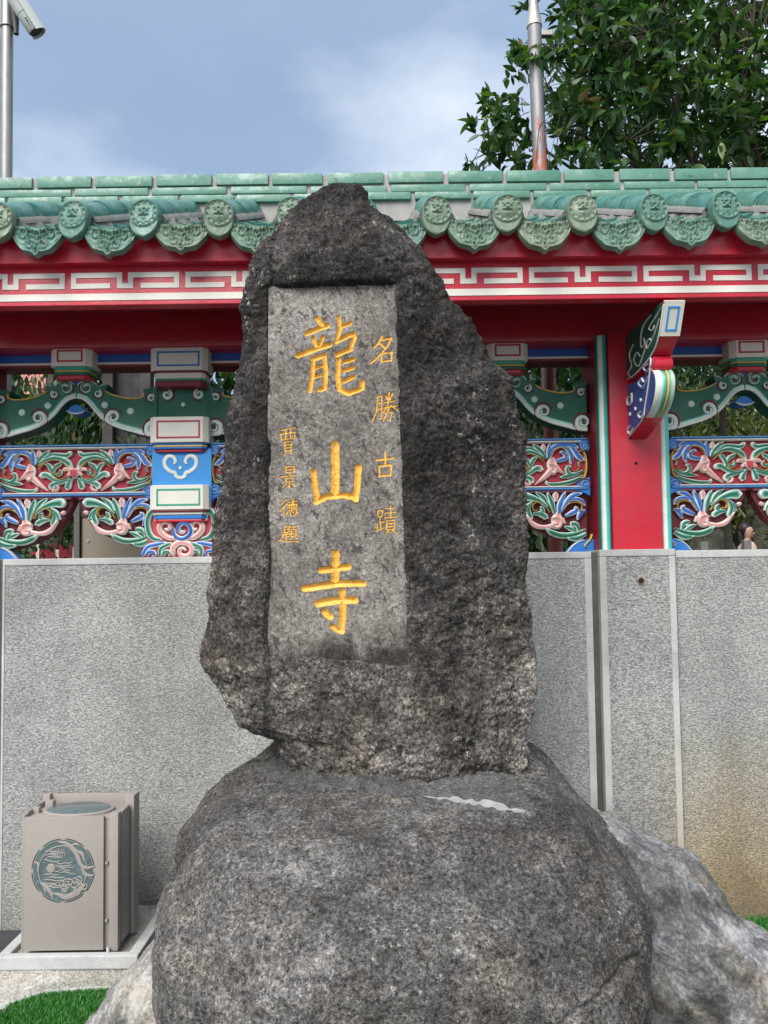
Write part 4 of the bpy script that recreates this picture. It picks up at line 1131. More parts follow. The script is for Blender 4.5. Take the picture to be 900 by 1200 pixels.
# white painted nose with a blue frame line
n0, n1 = up[0], up[1]
nd = Vector((0, n1[0] - n0[0], n1[1] - n0[1])); ln_ = nd.length; nd.normalize(); nn = Vector((0, nd.z, -nd.y)); nn = nn if nn.y < 0 else -nn
def nose(u, v, o): 
    q_ = Vector((XA0, n0[0], n0[1])) + Vector((1, 0, 0)) * u + nd * v + nn * o; return q_
def nose_box(u0, u1, v0, v1, o0, o1, mat, nm):
    V = [nose(u, v, o) for o in (o0, o1) for v in (v0, v1) for u in (u0, u1)]
    MB().add(V, [(0, 2, 3, 1), (4, 5, 7, 6), (0, 1, 5, 4), (2, 6, 7, 3), (0, 4, 6, 2), (1, 3, 7, 5)]).build(nm, mat, arm, AO)
wN = XA1 - XA0
nose_box(-0.002, wN + 0.002, 0.0, ln_, -0.012, 0.004, M_white, 'nose_plate')
fx, fz = 0.016, 0.022
for (a, b, c_, d_) in ((fx, wN - fx, fz, fz + .008), (fx, wN - fx, ln_ - fz - .008, ln_ - fz), (fx, fx + .008, fz, ln_ - fz), (wN - fx - .008, wN - fx, fz, ln_ - fz)):
    nose_box(a, b, c_, d_, 0.003, 0.0065 if d_ - c_ < .02 else 0.006, paint('nose_blue', (0.03, 0.28, 0.68), 0.4, 0.15) if 'nose_blue' not in bpy.data.materials else bpy.data.materials['nose_blue'], 'frame_line')
# red roll between the two arms
rl = prof([(767, 425)])[0]
MB().lathe([(0.030, -0.001), (0.036, 0.004), (0.036, wN - 0.004), (0.030, wN + 0.001)], (XA0, rl[0] + 0.030, rl[1]), 'x', 20).build('red_roll', M_red, arm, AO, True)
lo = prof([(763.5, 433), (767.5, 440), (768.5, 450), (767, 464), (763, 478), (757, 489.5), (748, 502), (736, 517)])
lo = lo + [(YC + 0.02, lo[-1][1]), (YC + 0.02, prof([(735.8, 452)])[0][1]), (prof([(752, 445)])[0])]
MB().prism(lo, XA0, XA1, 'yzx', bev=0.003).build('lower_arm', M_red, arm, AO)
M_armb = paint('arm_blue', (0.02, 0.075, 0.28), 0.42, 0.3)
MB().prism([(y + 0.004, z + (0.004 if k > 4 else 0)) for k, (y, z) in enumerate(lo)], XA0 - 0.003, XA0 + 0.004, 'yzx').build('side_panel', M_armb, arm, AO)
# fluted nose of the lower arm: bands of white, teal, gold following the curve
nosep = lo[0:6]
def nose_band(u0, u1, lift, c0, c1, nm):
    P = catmull(nosep, 16); V = []; F = []; C = []
    T = np.gradient(P, axis=0); T /= np.linalg.norm(T, axis=1)[:, None]
    for k in range(16):
        n_ = np.array((T[k][1], -T[k][0])); n_ = n_ if n_[0] < 0 else -n_
        env = math.sin(math.pi * min(1, (k + 1.5) / 16)) ** 0.35
        for j in range(7):
            u = u0 + (u1 - u0) * j / 6; dome = math.sqrt(max(0, 1 - (2 * j / 6 - 1) ** 2))
            q_ = P[k] + n_ * (lift * (0.35 + 0.65 * dome) * env)
            V.append((XA0 + u * wN, q_[0], q_[1])); C.append(np.array(c0) * (1 - j / 6) + np.array(c1) * (j / 6))
    for k in range(15):
        for j in range(6): F.append((k * 7 + j, k * 7 + j + 1, k * 7 + j + 8, k * 7 + j + 7))
    MB().add(V, F, C).build(nm, M_vc, arm, AO, True)
nose_band(-0.03, 0.42, 0.014, WHITE, LTEAL, 'nose_flute'); nose_band(0.40, 0.60, 0.009, TEAL, (0.02, 0.25, 0.18), 'nose_flute')
nose_band(0.60, 0.72, 0.013, GOLD, GOLD, 'gold_line'); nose_band(0.72, 1.03, 0.013, (0.05, 0.35, 0.27), WHITE, 'nose_flute')
for (P, wd, pal) in ((zz8([(405, 500), (400, 560), (370, 600), (350, 570), (385, 545)]), [.006, .010, .010, .008, .005], PB), (zz8([(385, 640), (345, 720), (310, 690), (335, 655), (352, 680)]), [.006, .010, .012, .010, .005], PB),
                     (zz8([(265, 760), (262, 830), (235, 850), (232, 800), (250, 790)]), [.006, .010, .010, .008, .005], PW), (zz8([(355, 910), (330, 945), (312, 920), (330, 895)]), [.006, .010, .010, .006], PW),
                     (zz8([(275, 1020), (250, 1065), (232, 1035), (255, 1000)]), [.006, .012, .012, .006], PW), (zz8([(330, 800), (332, 825)]), [.010, .010], PW), (zz8([(290, 865), (292, 890)]), [.010, .010], PW), (zz8([(250, 905), (252, 930)]), [.010, .010], PW)):
    armribbon(P, wd, pal, 0.008)
armribbon(zz8([(400, 560), (385, 700), (360, 860), (345, 950), (280, 1040), (225, 1105)]), [.004] * 6, (LPINK,) * 4, 0.005, nm='edge_line')
armribbon([(779, 356), (773, 394), (764.5, 416), (747, 437), (736, 445)], [.006] * 5, ((0.66, 0.70, 0.68),) * 4, 0.005, nm='edge_line')
# ================================================================ STANDING STONE
M_stele = rock('stele_rock', (0.016, 0.0145, 0.0135), (0.086, 0.079, 0.072), (0.33, 0.305, 0.28), 0.9, 1.0, 0.9, (0.44, 0.43, 0.39), 0.75, (1.05, 0.97, 0.88), zdark=(1.25, 2.2, (0.29, 0.29, 0.305)), grain=1.0)
def panel_rock():
    m = rock('dressed_face', (0.085, 0.076, 0.068), (0.180, 0.164, 0.148), (0.31, 0.29, 0.27), 0.6, 1.1, 0.45, (0.42, 0.41, 0.39), 0.1, grain=0.5)
    N, L = m.node_tree.nodes, m.node_tree.links; b = N['Principled BSDF']; p = geo_pos(N)
    c = b.inputs['Base Color'].links[0].from_socket
    # black weather flecks, streaked diagonally
    f = ramp(N, [(0.545, 0.0), (0.60, 0.9)]); L.new(noise(N, L, mapping(N, L, mapping(N, L, p, rot=(0, R(25), 0)), scale=(46, 46, 26)), 1.0, 7, 0.74, 0.8), f.inputs['Fac'])
    c = mixc(N, L, f.outputs['Color'], c, (0.045, 0.042, 0.04))
    # dark algae creeping up from the sill, ragged upper edge
    s = N.new('ShaderNodeSeparateXYZ'); L.new(p, s.inputs['Vector'])
    zz = math_(N, L, 'ADD', s.outputs['Z'], math_(N, L, 'MULTIPLY', math_(N, L, 'SUBTRACT', noise(N, L, mapping(N, L, p, scale=(14, 14, 7)), 1.0, 7, 0.7), 0.5), 0.26))
    g1 = N.new('ShaderNodeMapRange'); z_st = ZC(753, 2.745); g1.inputs['From Min'].default_value = z_st + 0.02; g1.inputs['From Max'].default_value = z_st - 0.05
    L.new(zz, g1.inputs['Value'])
    c = mixc(N, L, math_(N, L, 'MULTIPLY', g1.outputs['Result'], 1.0), c, mixc(N, L, 1.0, c, (0.26, 0.25, 0.24), 'MULTIPLY'))
    L.new(c, b.inputs['Base Color'])
    return m
M_face = panel_rock()
OUT_L = [(388, 219), (365, 231), (345, 243), (330, 256), (322, 270), (317, 280), (304, 288), (300, 305), (295, 330), (289, 352), (287, 380), (282, 420), (276, 455), (267, 495), (263, 545), (256, 590), (250, 640), (245, 690), (244, 722), (241, 742), (237, 757), (241, 780), (255, 802), (268, 825), (281, 845), (304, 856), (327, 862), (331, 884), (344, 908), (352, 934)]
OUT_R = [(420, 219), (430, 226), (437, 240), (452, 248), (470, 262), (488, 283), (503, 306), (519, 328), (527, 344), (541, 362), (557, 389), (576, 419), (591, 441), (603, 464), (612, 495), (617, 520), (618, 560), (615, 600), (617, 640), (614, 690), (620, 722), (624, 760), (627, 800), (622, 834), (618, 850), (617, 882), (612, 905), (605, 934)]
YSI, YFA, YPA = 2.86, 2.705, 2.745
nv, nf, nb_ = 560, 360, 90
pyv = np.linspace(219, 934, nv)
lx = np.interp(pyv, [p[1] for p in OUT_L], [p[0] for p in OUT_L]); rx = np.interp(pyv, [p[1] for p in OUT_R], [p[0] for p in OUT_R])
# smooth the corners a little
ker = np.ones(5) / 5
lx = np.convolve(np.pad(lx, 2, mode='edge'), ker, 'valid'); rx = np.convolve(np.pad(rx, 2, mode='edge'), ker, 'valid')
sf = np.sin(np.linspace(-1, 1, nf) * math.pi / 2) * 0.6 + np.linspace(-1, 1, nf) * 0.4
sb = np.linspace(1, -1, nb_ + 2)[1:-1]
def Warr(px, py, Y):
    c = np.array(CAMROT); d = np.stack([(px - 450) / FPX, -(py - PPY) / FPX, -np.ones_like(px)], -1) @ c.T
    k = Y / d[..., 1]
    return d[..., 0] * k, CAM_H + d[..., 2] * k
xlw, zlw = Warr(lx, pyv, np.full(nv, YSI)); xrw, zrw = Warr(rx, pyv, np.full(nv, YSI))
cxw, hww = (xlw + xrw) / 2, (xrw - xlw) / 2
tt = (sf + 1) / 2
Xf = xlw[:, None] * (1 - tt) + xrw[:, None] * tt
Zf = zlw[:, None] * (1 - tt) + zrw[:, None] * tt
tb_ = (sb + 1) / 2
Xb = xlw[:, None] * (1 - tb_) + xrw[:, None] * tb_
Zb = zlw[:, None] * (1 - tb_) + zrw[:, None] * tb_
# dressed face: corner pixels -> world on the plane YPA
PC = {k: W(a, b, YPA) for k, (a, b) in dict(tl=(319, 338), tr=(463, 333), bl=(316, 765), br=(478, 781)).items()}
def panel_lr(z):
    t = (z - PC['bl'].z) / (PC['tl'].z - PC['bl'].z); u = (z - PC['br'].z) / (PC['tr'].z - PC['br'].z)
    return PC['bl'].x + (PC['tl'].x - PC['bl'].x) * t, PC['br'].x + (PC['tr'].x - PC['br'].x) * u
topz = lambda x: PC['tl'].z + (x - PC['tl'].x) / (PC['tr'].x - PC['tl'].x) * (PC['tr'].z - PC['tl'].z)
botz = lambda x: PC['bl'].z + (x - PC['bl'].x) / (PC['br'].x - PC['bl'].x) * (PC['br'].z - PC['bl'].z)
pl0, pr0 = panel_lr(Zf)
ztop_s = Zf.max()
face = np.full(Xf.shape, YFA)
rgt = np.clip(Xf - pr0, 0, 1); face += 0.030 + 0.26 * rgt ** 1.2      # right flank falls away from the face
lft = np.clip(pl0 - Xf, 0, 1); face += 0.0 - 0.030 * np.clip(lft / 0.02, 0, 1) + 0.35 * np.clip(lft - 0.05, 0, 1)
abv = np.clip(Zf - topz(Xf), 0, 1); face += -0.020 * np.clip(abv / 0.012, 0, 1) * np.exp(-(np.clip(np.maximum(pl0 - Xf, Xf - pr0 + 0.05), 0, 1) / 0.05) ** 2) + 0.30 * np.clip(abv - 0.10, 0, 1)
blw = np.clip(botz(Xf) - Zf, 0, 1); face += -0.030 * np.clip(blw / 0.25, 0, 1) * (rgt < 0.3)
E = (1 - np.abs(sf) ** 3.2) ** 0.55
toprow = np.clip((pyv - 219) / 40, 0, 1) ** 0.5
Yf = YSI - (YSI - face) * E[None, :] * (0.35 + 0.65 * toprow[:, None])
Eb = (1 - np.abs(sb) ** 3.0) ** 0.55
Yb_ = YSI + 0.20 * Eb[None, :] * (0.35 + 0.65 * toprow[:, None]) + 0 * Xb
Vx = np.concatenate([Xf, Xb], 1); Vy = np.concatenate([Yf, Yb_], 1); Vz = np.concatenate([Zf, Zb], 1)
nu = nf + nb_
V = np.stack([Vx, Vy, Vz], -1)
def grid_normals(V):
    du = np.roll(V, -1, 1) - np.roll(V, 1, 1); dv = np.gradient(V, axis=0)
    n = np.cross(du, dv); n /= np.maximum(np.linalg.norm(n, axis=-1), 1e-9)[..., None]; return n
Nn = grid_normals(V)
ctrp = V.mean(axis=(0, 1)); sgn = np.sign(((V - ctrp) * Nn).sum()); Nn *= sgn
Pf = V.reshape(-1, 3)
inside = np.zeros(Vx.shape, bool)
Pin = np.stack([Xf.ravel(), 0 * Xf.ravel(), Zf.ravel()], 1)
e1 = (0.006 * fbm(Pin, 14, 4, 0.6)).reshape(Xf.shape); e2 = (0.006 * fbm(Pin, 14, 4, 0.6, 31.0)).reshape(Xf.shape)
inside[:, :nf] = (Xf > pl0 + e1) & (Xf < pr0 + e1) & (Zf < topz(Xf) + e2) & (Zf > botz(Xf) + e2)
dist_in = np.zeros(Vx.shape)
disp = 0.022 * fbm(Pf, 3.2, 2, 0.5) + 0.028 * (ridged(Pf, 3.0, 2) - 0.42) + 0.009 * ridged(Pf, 11, 3) + 0.0065 * fbm(Pf, 34, 4, 0.62) - 0.007 * np.clip(0.55 - worley(Pf, 26), 0, 1) - 0.004 * np.clip(0.5 - worley(Pf, 62, 3.3), 0, 1) * 2
disp = disp.reshape(Vx.shape)
low = np.clip((1.35 - Vz) / 0.5, 0, 1); disp *= 1 + 0.35 * low
# near the dressed face the rough relief eases off
near = np.zeros(Vx.shape)
dx = np.maximum(np.maximum(pl0 - Xf, Xf - pr0), 0); dz_ = np.maximum(np.maximum(Zf - topz(Xf), botz(Xf) - Zf), 0)
near[:, :nf] = np.exp(-np.hypot(dx, dz_) / 0.022)
disp *= (1 - 0.75 * near)
V = V + Nn * disp[..., None]
Vy2 = V[..., 1]
Vy2[inside] = YPA + 0.014
FB = grid_faces(nv, nu, True)
Vall = np.concatenate([V.reshape(-1, 3), [V[0].mean(0), V[-1].mean(0)]])
caps = [(j, (j + 1) % nu, nv * nu) for j in range(nu)] + [((nv - 1) * nu + (j + 1) % nu, (nv - 1) * nu + j, nv * nu + 1) for j in range(nu)]
def join_quads_tris(V, Q, T, name, mat):
    me = bpy.data.meshes.new(name); T = np.array(T); n4, n3 = len(Q), len(T)
    me.vertices.add(len(V)); me.vertices.foreach_set('co', np.asarray(V).ravel())
    me.loops.add(n4 * 4 + n3 * 3); me.loops.foreach_set('vertex_index', np.concatenate([Q.ravel(), T.ravel()]).astype(np.int32))
    me.polygons.add(n4 + n3)
    me.polygons.foreach_set('loop_start', np.concatenate([np.arange(n4) * 4, n4 * 4 + np.arange(n3) * 3]).astype(np.int32))
    me.polygons.foreach_set('loop_total', np.concatenate([np.full(n4, 4), np.full(n3, 3)]).astype(np.int32))
    me.polygons.foreach_set('use_smooth', np.ones(n4 + n3, dtype=bool))
    me.update(calc_edges=True); me.materials.append(mat); return me
stone_base = Vector((float(cxw[-1]), YSI, float(Vz[-1].min())))
stone = empty('inscribed_stone', stone_base)
setp(stone, 'tall dark standing stone with golden carved Chinese characters on the big boulder', 'standing stone')
link('stone_body', join_quads_tris(Vall, FB, caps, 'stone_body', M_stele), stone, -stone_base)

# ---- dressed face with engraved strokes
zA_ = lambda L: [(300 + a / 4.5, 330 + b / 4.5) for a, b in L]
zB_ = lambda L: [(300 + a / 4.285, 500 + b / 4.285) for a, b in L]
CH = {}
CH['dragon_character'] = [(zA_(s), w / 4.5) for s, w in (
 ([(322, 192), (350, 228)], 26), ([(268, 274), (320, 252), (378, 234)], 25), ([(300, 298), (318, 336)], 21), ([(352, 292), (334, 338)], 20), ([(220, 390), (300, 360), (390, 332)], 25),
 ([(302, 402), (298, 485), (284, 578)], 23), ([(300, 408), (360, 388), (368, 470), (362, 562), (336, 572)], 24), ([(312, 455), (342, 446)], 17), ([(310, 503), (338, 495)], 17),
 ([(436, 186), (444, 240), (424, 314)], 23), ([(450, 238), (498, 220)], 20), ([(424, 316), (512, 276), (520, 292), (498, 352)], 24), ([(426, 386), (504, 356)], 22),
 ([(436, 412), (430, 500), (440, 568), (490, 590), (560, 562), (560, 530)], 25), ([(468, 424), (512, 410)], 20), ([(466, 470), (512, 454)], 20), ([(464, 526), (516, 502)], 20))]
CH['mountain_character'] = [(zB_(s), w / 4.285) for s, w in (([(396, 92), (398, 210), (398, 344)], 36), ([(288, 228), (298, 300), (306, 375)], 27), ([(302, 378), (350, 352), (430, 344), (500, 352)], 27), ([(514, 204), (508, 290), (498, 362)], 30))]
CH['temple_character'] = [(zB_(s), w / 4.285) for s, w in (([(398, 638), (398, 775)], 36), ([(328, 722), (400, 712), (464, 704)], 28), ([(242, 812), (330, 800), (430, 786), (540, 788)], 30), ([(312, 888), (400, 872), (496, 870)], 34), ([(432, 830), (436, 930), (428, 1024)], 32), ([(384, 1002), (408, 1024), (430, 1026)], 22), ([(344, 930), (374, 955)], 30))]
def small(fn, sc, L, w=10): return [(fn(s), w / sc) for s in L]
CH['name_character'] = small(zA_, 4.5, ([(665, 288), (640, 330), (622, 348)], [(660, 308), (714, 296), (690, 342), (640, 400), (606, 430)], [(650, 322), (676, 346)], [(662, 376), (660, 426)], [(660, 378), (716, 370), (712, 418)], [(660, 422), (714, 414)]), 12)
CH['scenic_character'] = small(zA_, 4.5, ([(640, 606), (635, 680), (612, 736)], [(640, 606), (663, 602), (660, 718), (650, 720)], [(642, 640), (660, 637)], [(640, 672), (660, 669)], [(682, 600), (692, 618)], [(720, 590), (706, 620)], [(675, 638), (732, 626)], [(670, 664), (748, 652)], [(702, 582), (694, 650), (668, 692)], [(710, 652), (746, 676)], [(678, 692), (716, 686), (706, 732), (694, 726)], [(700, 668), (670, 732)]), 10)
CH['old_character'] = small(zA_, 4.5, ([(634, 942), (726, 930)], [(680, 896), (682, 972)], [(650, 972), (650, 1028)], [(650, 974), (712, 966), (708, 1022)], [(650, 1024), (708, 1020)]), 13)
CH['relic_character'] = small(zB_, 4.285, ([(611, 422), (636, 420), (632, 450), (612, 452), (611, 422)], [(622, 454), (625, 510)], [(625, 482), (642, 476)], [(608, 488), (608, 520)], [(600, 526), (642, 506)], [(655, 411), (696, 406)], [(650, 433), (702, 428)], [(675, 395), (675, 455)], [(645, 457), (706, 450)], [(656, 471), (655, 516)], [(656, 471), (696, 468), (696, 513)], [(656, 486), (696, 484)], [(656, 501), (696, 498)], [(656, 516), (696, 513)], [(666, 521), (645, 541)], [(686, 519), (706, 536)]), 8)
CH['surname_character'] = small(zA_, 4.5, ([(134, 782), (206, 770)], [(128, 802), (134, 832)], [(132, 803), (206, 792), (203, 826)], [(158, 778), (155, 824)], [(180, 776), (182, 818)], [(135, 833), (204, 824)], [(150, 846), (152, 892)], [(150, 846), (188, 841), (186, 890)], [(152, 861), (186, 858)], [(152, 876), (186, 873)], [(152, 891), (186, 888)], [(158, 897), (144, 920)], [(178, 895), (194, 913)]), 8)
CH['view_character'] = small(zB_, 4.285, ([(150, 201), (150, 229)], [(150, 201), (193, 198), (191, 226)], [(150, 215), (191, 212)], [(150, 229), (191, 226)], [(172, 232), (174, 243)], [(120, 252), (202, 241)], [(150, 258), (150, 276)], [(150, 258), (186, 255), (184, 273)], [(150, 276), (184, 273)], [(167, 277), (167, 302), (159, 299)], [(150, 284), (134, 301)], [(180, 283), (196, 299)]), 8)
CH['virtue_character'] = small(zB_, 4.285, ([(152, 361), (128, 387)], [(154, 386), (118, 424)], [(140, 402), (140, 448)], [(164, 379), (207, 373)], [(185, 360), (185, 387)], [(165, 391), (204, 387), (201, 405), (168, 409), (165, 391)], [(178, 390), (178, 407)], [(190, 389), (190, 406)], [(160, 419), (206, 413)], [(158, 426), (151, 442)], [(170, 426), (173, 443), (195, 446), (202, 431)], [(182, 423), (187, 433)], [(201, 420), (209, 431)]), 8)
CH['inscribe_character'] = small(zB_, 4.285, ([(140, 501), (140, 531)], [(140, 501), (166, 498), (164, 528)], [(140, 515), (164, 512)], [(140, 531), (164, 528)], [(128, 542), (172, 536)], [(150, 536), (150, 567)], [(150, 552), (166, 549)], [(136, 546), (116, 574)], [(118, 569), (160, 577), (212, 576)], [(171, 503), (207, 498)], [(188, 503), (185, 513)], [(175, 516), (175, 549)], [(175, 516), (201, 513), (201, 546)], [(176, 527), (200, 524)], [(176, 538), (200, 535)], [(176, 549), (200, 546)], [(180, 553), (171, 564)], [(196, 553), (207, 562)]), 8)
gx, gz = 300, 850
U, Vv = np.meshgrid(np.linspace(0, 1, gx), np.linspace(0, 1, gz))
Lx = PC['bl'].x + (PC['tl'].x - PC['bl'].x) * Vv; Rx = PC['br'].x + (PC['tr'].x - PC['br'].x) * Vv
Lz = PC['bl'].z + (PC['tl'].z - PC['bl'].z) * Vv; Rz_ = PC['br'].z + (PC['tr'].z - PC['br'].z) * Vv
mg = 0.013
PXg = (Lx - mg) * (1 - U) + (Rx + mg) * U; PZg = Lz * (1 - U) + Rz_ * U + (Vv - 0.5) * 2 * mg
Pg = np.stack([PXg.ravel(), np.full(PXg.size, YPA), PZg.ravel()], 1)
yy = YPA + 0.0035 * fbm(Pg, 6, 4) + 0.0013 * fbm(Pg, 60, 3, 0.6) + 0.0035 * np.clip(0.42 - worley(Pg, 48, 1.7), 0, 1) * (fbm(Pg, 9, 2) > 0.05)
groove = np.zeros(len(Pg)); owner = np.full(len(Pg), -1)
names = list(CH)
wob = 1 + 0.16 * fbm(Pg, 45, 2); 
for ci, nm in enumerate(names):
    for pts, wpx in CH[nm]:
        q_ = catmull(pts, max(8, len(pts) * 7)) if len(pts) > 2 and nm in ('dragon_character', 'mountain_character', 'temple_character') and False else np.array(pts, float)
        wp = [W(a, b, YPA) for a, b in q_]
        hwid = wpx * YPA / FPX / 2 * (1.22 if wpx > 3.4 else 1.0)
        dep = 0.0105 if hwid > 0.006 else 0.0042
        for a, b in zip(wp[:-1], wp[1:]):
            ax, az, bx, bz = a.x, a.z, b.x, b.z
            box = (Pg[:, 0] > min(ax, bx) - 3 * hwid) & (Pg[:, 0] < max(ax, bx) + 3 * hwid) & (Pg[:, 2] > min(az, bz) - 3 * hwid) & (Pg[:, 2] < max(az, bz) + 3 * hwid)
            ii = np.nonzero(box)[0]; px_, pz_ = Pg[ii, 0], Pg[ii, 2]
            vx, vz = bx - ax, bz - az; l2 = max(vx * vx + vz * vz, 1e-9)
            t = np.clip(((px_ - ax) * vx + (pz_ - az) * vz) / l2, 0, 1)
            d = np.hypot(px_ - ax - t * vx, pz_ - az - t * vz) / (hwid * wob[ii])
            gdp = dep * np.clip(1 - d ** 1.25, 0, 1) ** 0.9
            up_ = gdp > groove[ii]
            groove[ii[up_]] = gdp[up_]; owner[ii[up_]] = ci
yy = yy + groove
Pg[:, 1] = yy
FG = grid_faces(gz, gx)
link('dressed_face', mesh_np('dressed_face', Pg, FG, M_face), stone, -stone_base)
M_goldpaint = paint('gold_leaf_paint', (0.76, 0.42, 0.06), 0.5, 0.9, 0.4, (0.25, 0.14, 0.02))
gN, gL = M_goldpaint.node_tree.nodes, M_goldpaint.node_tree.links; gb = gN['Principled BSDF']; gc = gb.inputs['Base Color'].links[0].from_socket
gr = ramp(gN, [(0.57, 0.0), (0.63, 0.85)]); gL.new(noise(gN, gL, geo_pos(gN), 85, 6, 0.72), gr.inputs['Fac'])      # paint worn through to the stone
gL.new(mixc(gN, gL, gr.outputs['Color'], gc, (0.26, 0.14, 0.04)), gb.inputs['Base Color'])
fo = owner[FG]; 
for ci, nm in enumerate(names):
    sel = FG[(fo == ci).sum(1) >= 3]
    if not len(sel): continue
    idx, inv = np.unique(sel, return_inverse=True)
    v = Pg[idx].copy(); v[:, 1] -= 0.0008 + 0.0004 * perlin(v * 300)
    o = link('carved_character', mesh_np(nm, v, inv.reshape(-1, 4), M_goldpaint), stone, -stone_base)

# ================================================================ BOULDER UNDER IT
M_boulder = rock('boulder_rock', (0.030, 0.029, 0.029), (0.098, 0.095, 0.092), (0.24, 0.23, 0.22), 0.9, 0.9, 0.9, (0.36, 0.35, 0.32), 0.55, (1.08, 0.97, 0.86), zdark=(0.70, 1.05, (0.70, 0.70, 0.72)), grain=1.0)
TB = np.array([  # t, z, xl, xr, yf, yb
 (0.00, 0.974, 0.05, 0.05, 2.95, 2.95), (0.06, 0.972, -0.16, 0.24, 2.86, 3.05), (0.14, 0.950, -0.34, 0.44, 2.76, 3.13), (0.24, 0.918, -0.50, 0.58, 2.62, 3.19), (0.34, 0.880, -0.615, 0.660, 2.47, 3.22),
 (0.44, 0.835, -0.690, 0.715, 2.31, 3.25), (0.54, 0.778, -0.735, 0.770, 2.19, 3.27), (0.64, 0.690, -0.735, 0.825, 2.09, 3.28), (0.74, 0.560, -0.735, 0.848, 2.03, 3.29), (0.84, 0.380, -0.715, 0.815, 2.03, 3.29), (0.92, 0.18, -0.67, 0.76, 2.06, 3.27), (1.00, -0.03, -0.62, 0.70, 2.12, 3.22)])
nr, na = 300, 520
tr = np.linspace(0, 1, nr) ** 0.9
def tb(k):
    v = np.interp(tr, TB[:, 0], TB[:, k]); kk = np.ones(9) / 9
    return np.convolve(np.pad(v, 4, mode='edge'), kk, 'valid')
z_, xl_, xr_, yf_, yb_ = tb(1), tb(2), tb(3), tb(4), tb(5)
an = np.linspace(0, 2 * math.pi, na, endpoint=False)
ca, sa = np.cos(an), np.sin(an)
ex = 2 / 3.1
cc, ss_ = np.sign(ca) * np.abs(ca) ** ex, np.sign(sa) * np.abs(sa) ** ex
Xc, Xh, Yc_, Yh = (xl_ + xr_) / 2, (xr_ - xl_) / 2, (yf_ + yb_) / 2, (yb_ - yf_) / 2
BV = np.stack([Xc[:, None] + Xh[:, None] * cc, Yc_[:, None] + Yh[:, None] * ss_, z_[:, None] + 0 * cc[None, :]], -1)
def chop(V, planes):                        # weathered flats: shave what stands beyond each plane
    for n_, cut in planes:
        n_ = np.array(n_, float); n_ /= np.linalg.norm(n_); d_ = V @ n_; e_ = d_ - (d_.max() - cut)
        V = V - n_ * (np.clip(e_, 0, 1) * 0.88)[..., None]
    return V
BV[..., 2] += 0.085 * np.clip((BV[..., 1] - 2.84) / 0.22, 0, 1) * np.clip((BV[..., 2] - 0.60) / 0.25, 0, 1)
BV = chop(BV, [((-.80, -.35, .50), .055), ((.72, -.10, .68), .060), ((-.35, -.80, .55), .050), ((.45, -.80, .40), .060), ((.05, -.52, .86), .035), ((-.55, .15, .82), .040), ((.92, -.38, .10), .045), ((-.95, -.25, .12), .030), ((.25, -.62, .74), .030)])
BN = grid_normals(BV); BN *= np.sign(((BV - BV.mean(axis=(0, 1))) * BN).sum())
Pb = BV.reshape(-1, 3)
dsp = 0.030 * fbm(Pb, 1.9, 3, 0.5) + 0.016 * ridged(Pb, 3.3, 2, 5.0) + 0.006 * fbm(Pb, 7, 4, 0.55) + 0.0034 * fbm(Pb, 36, 4, 0.65) - 0.004 * np.clip(0.5 - worley(Pb, 34), 0, 1)
# seam between the front lobe and the higher back lobe, and long shallow cracks
dsp -= 0.022 * np.exp(-((Pb[:, 2] - 0.735 - 0.10 * (Pb[:, 1] - 2.6) - 0.02 * fbm(Pb, 5, 2)) / 0.020) ** 2) * np.clip((-0.50 - Pb[:, 0]) / 0.12, 0, 1)
dsp -= 0.007 * np.exp(-((Pb[:, 2] - 0.80 + 0.25 * (Pb[:, 0] + 0.1) - 0.05 * fbm(Pb, 4, 3)) / 0.006) ** 2) * (fbm(Pb, 3, 2, 0.5, 9.0) > 0.05)
dsp -= 0.010 * np.exp(-((Pb[:, 2] - 0.54 - 0.35 * (Pb[:, 0] - 0.6) - 0.03 * fbm(Pb, 6, 2)) / 0.010) ** 2) * (Pb[:, 0] > 0.42)
dsp *= np.repeat(np.clip(tr / 0.12, 0.25, 1), na)
BV2 = BV + BN * dsp.reshape(nr, na)[..., None]
FBd = grid_faces(nr, na, True)
Vb = np.concatenate([BV2.reshape(-1, 3), [BV2[0].mean(0)]])
capb = [(j, (j + 1) % na, nr * na) for j in range(na)]
bould = link('boulder', join_quads_tris(Vb, FBd, capb, 'boulder', M_boulder))
setp(bould, 'huge rounded dark grey boulder that carries the standing stone', 'boulder')
from mathutils.bvhtree import BVHTree
bv = BVHTree.FromPolygons([tuple(v) for v in BV2.reshape(-1, 3)], [tuple(int(i) for i in f) for f in FBd])
def btop(x, y):
    h = bv.ray_cast(Vector((x, y, 3)), Vector((0, 0, -1)))
    return h[0].z if h[0] is not None else 0.9
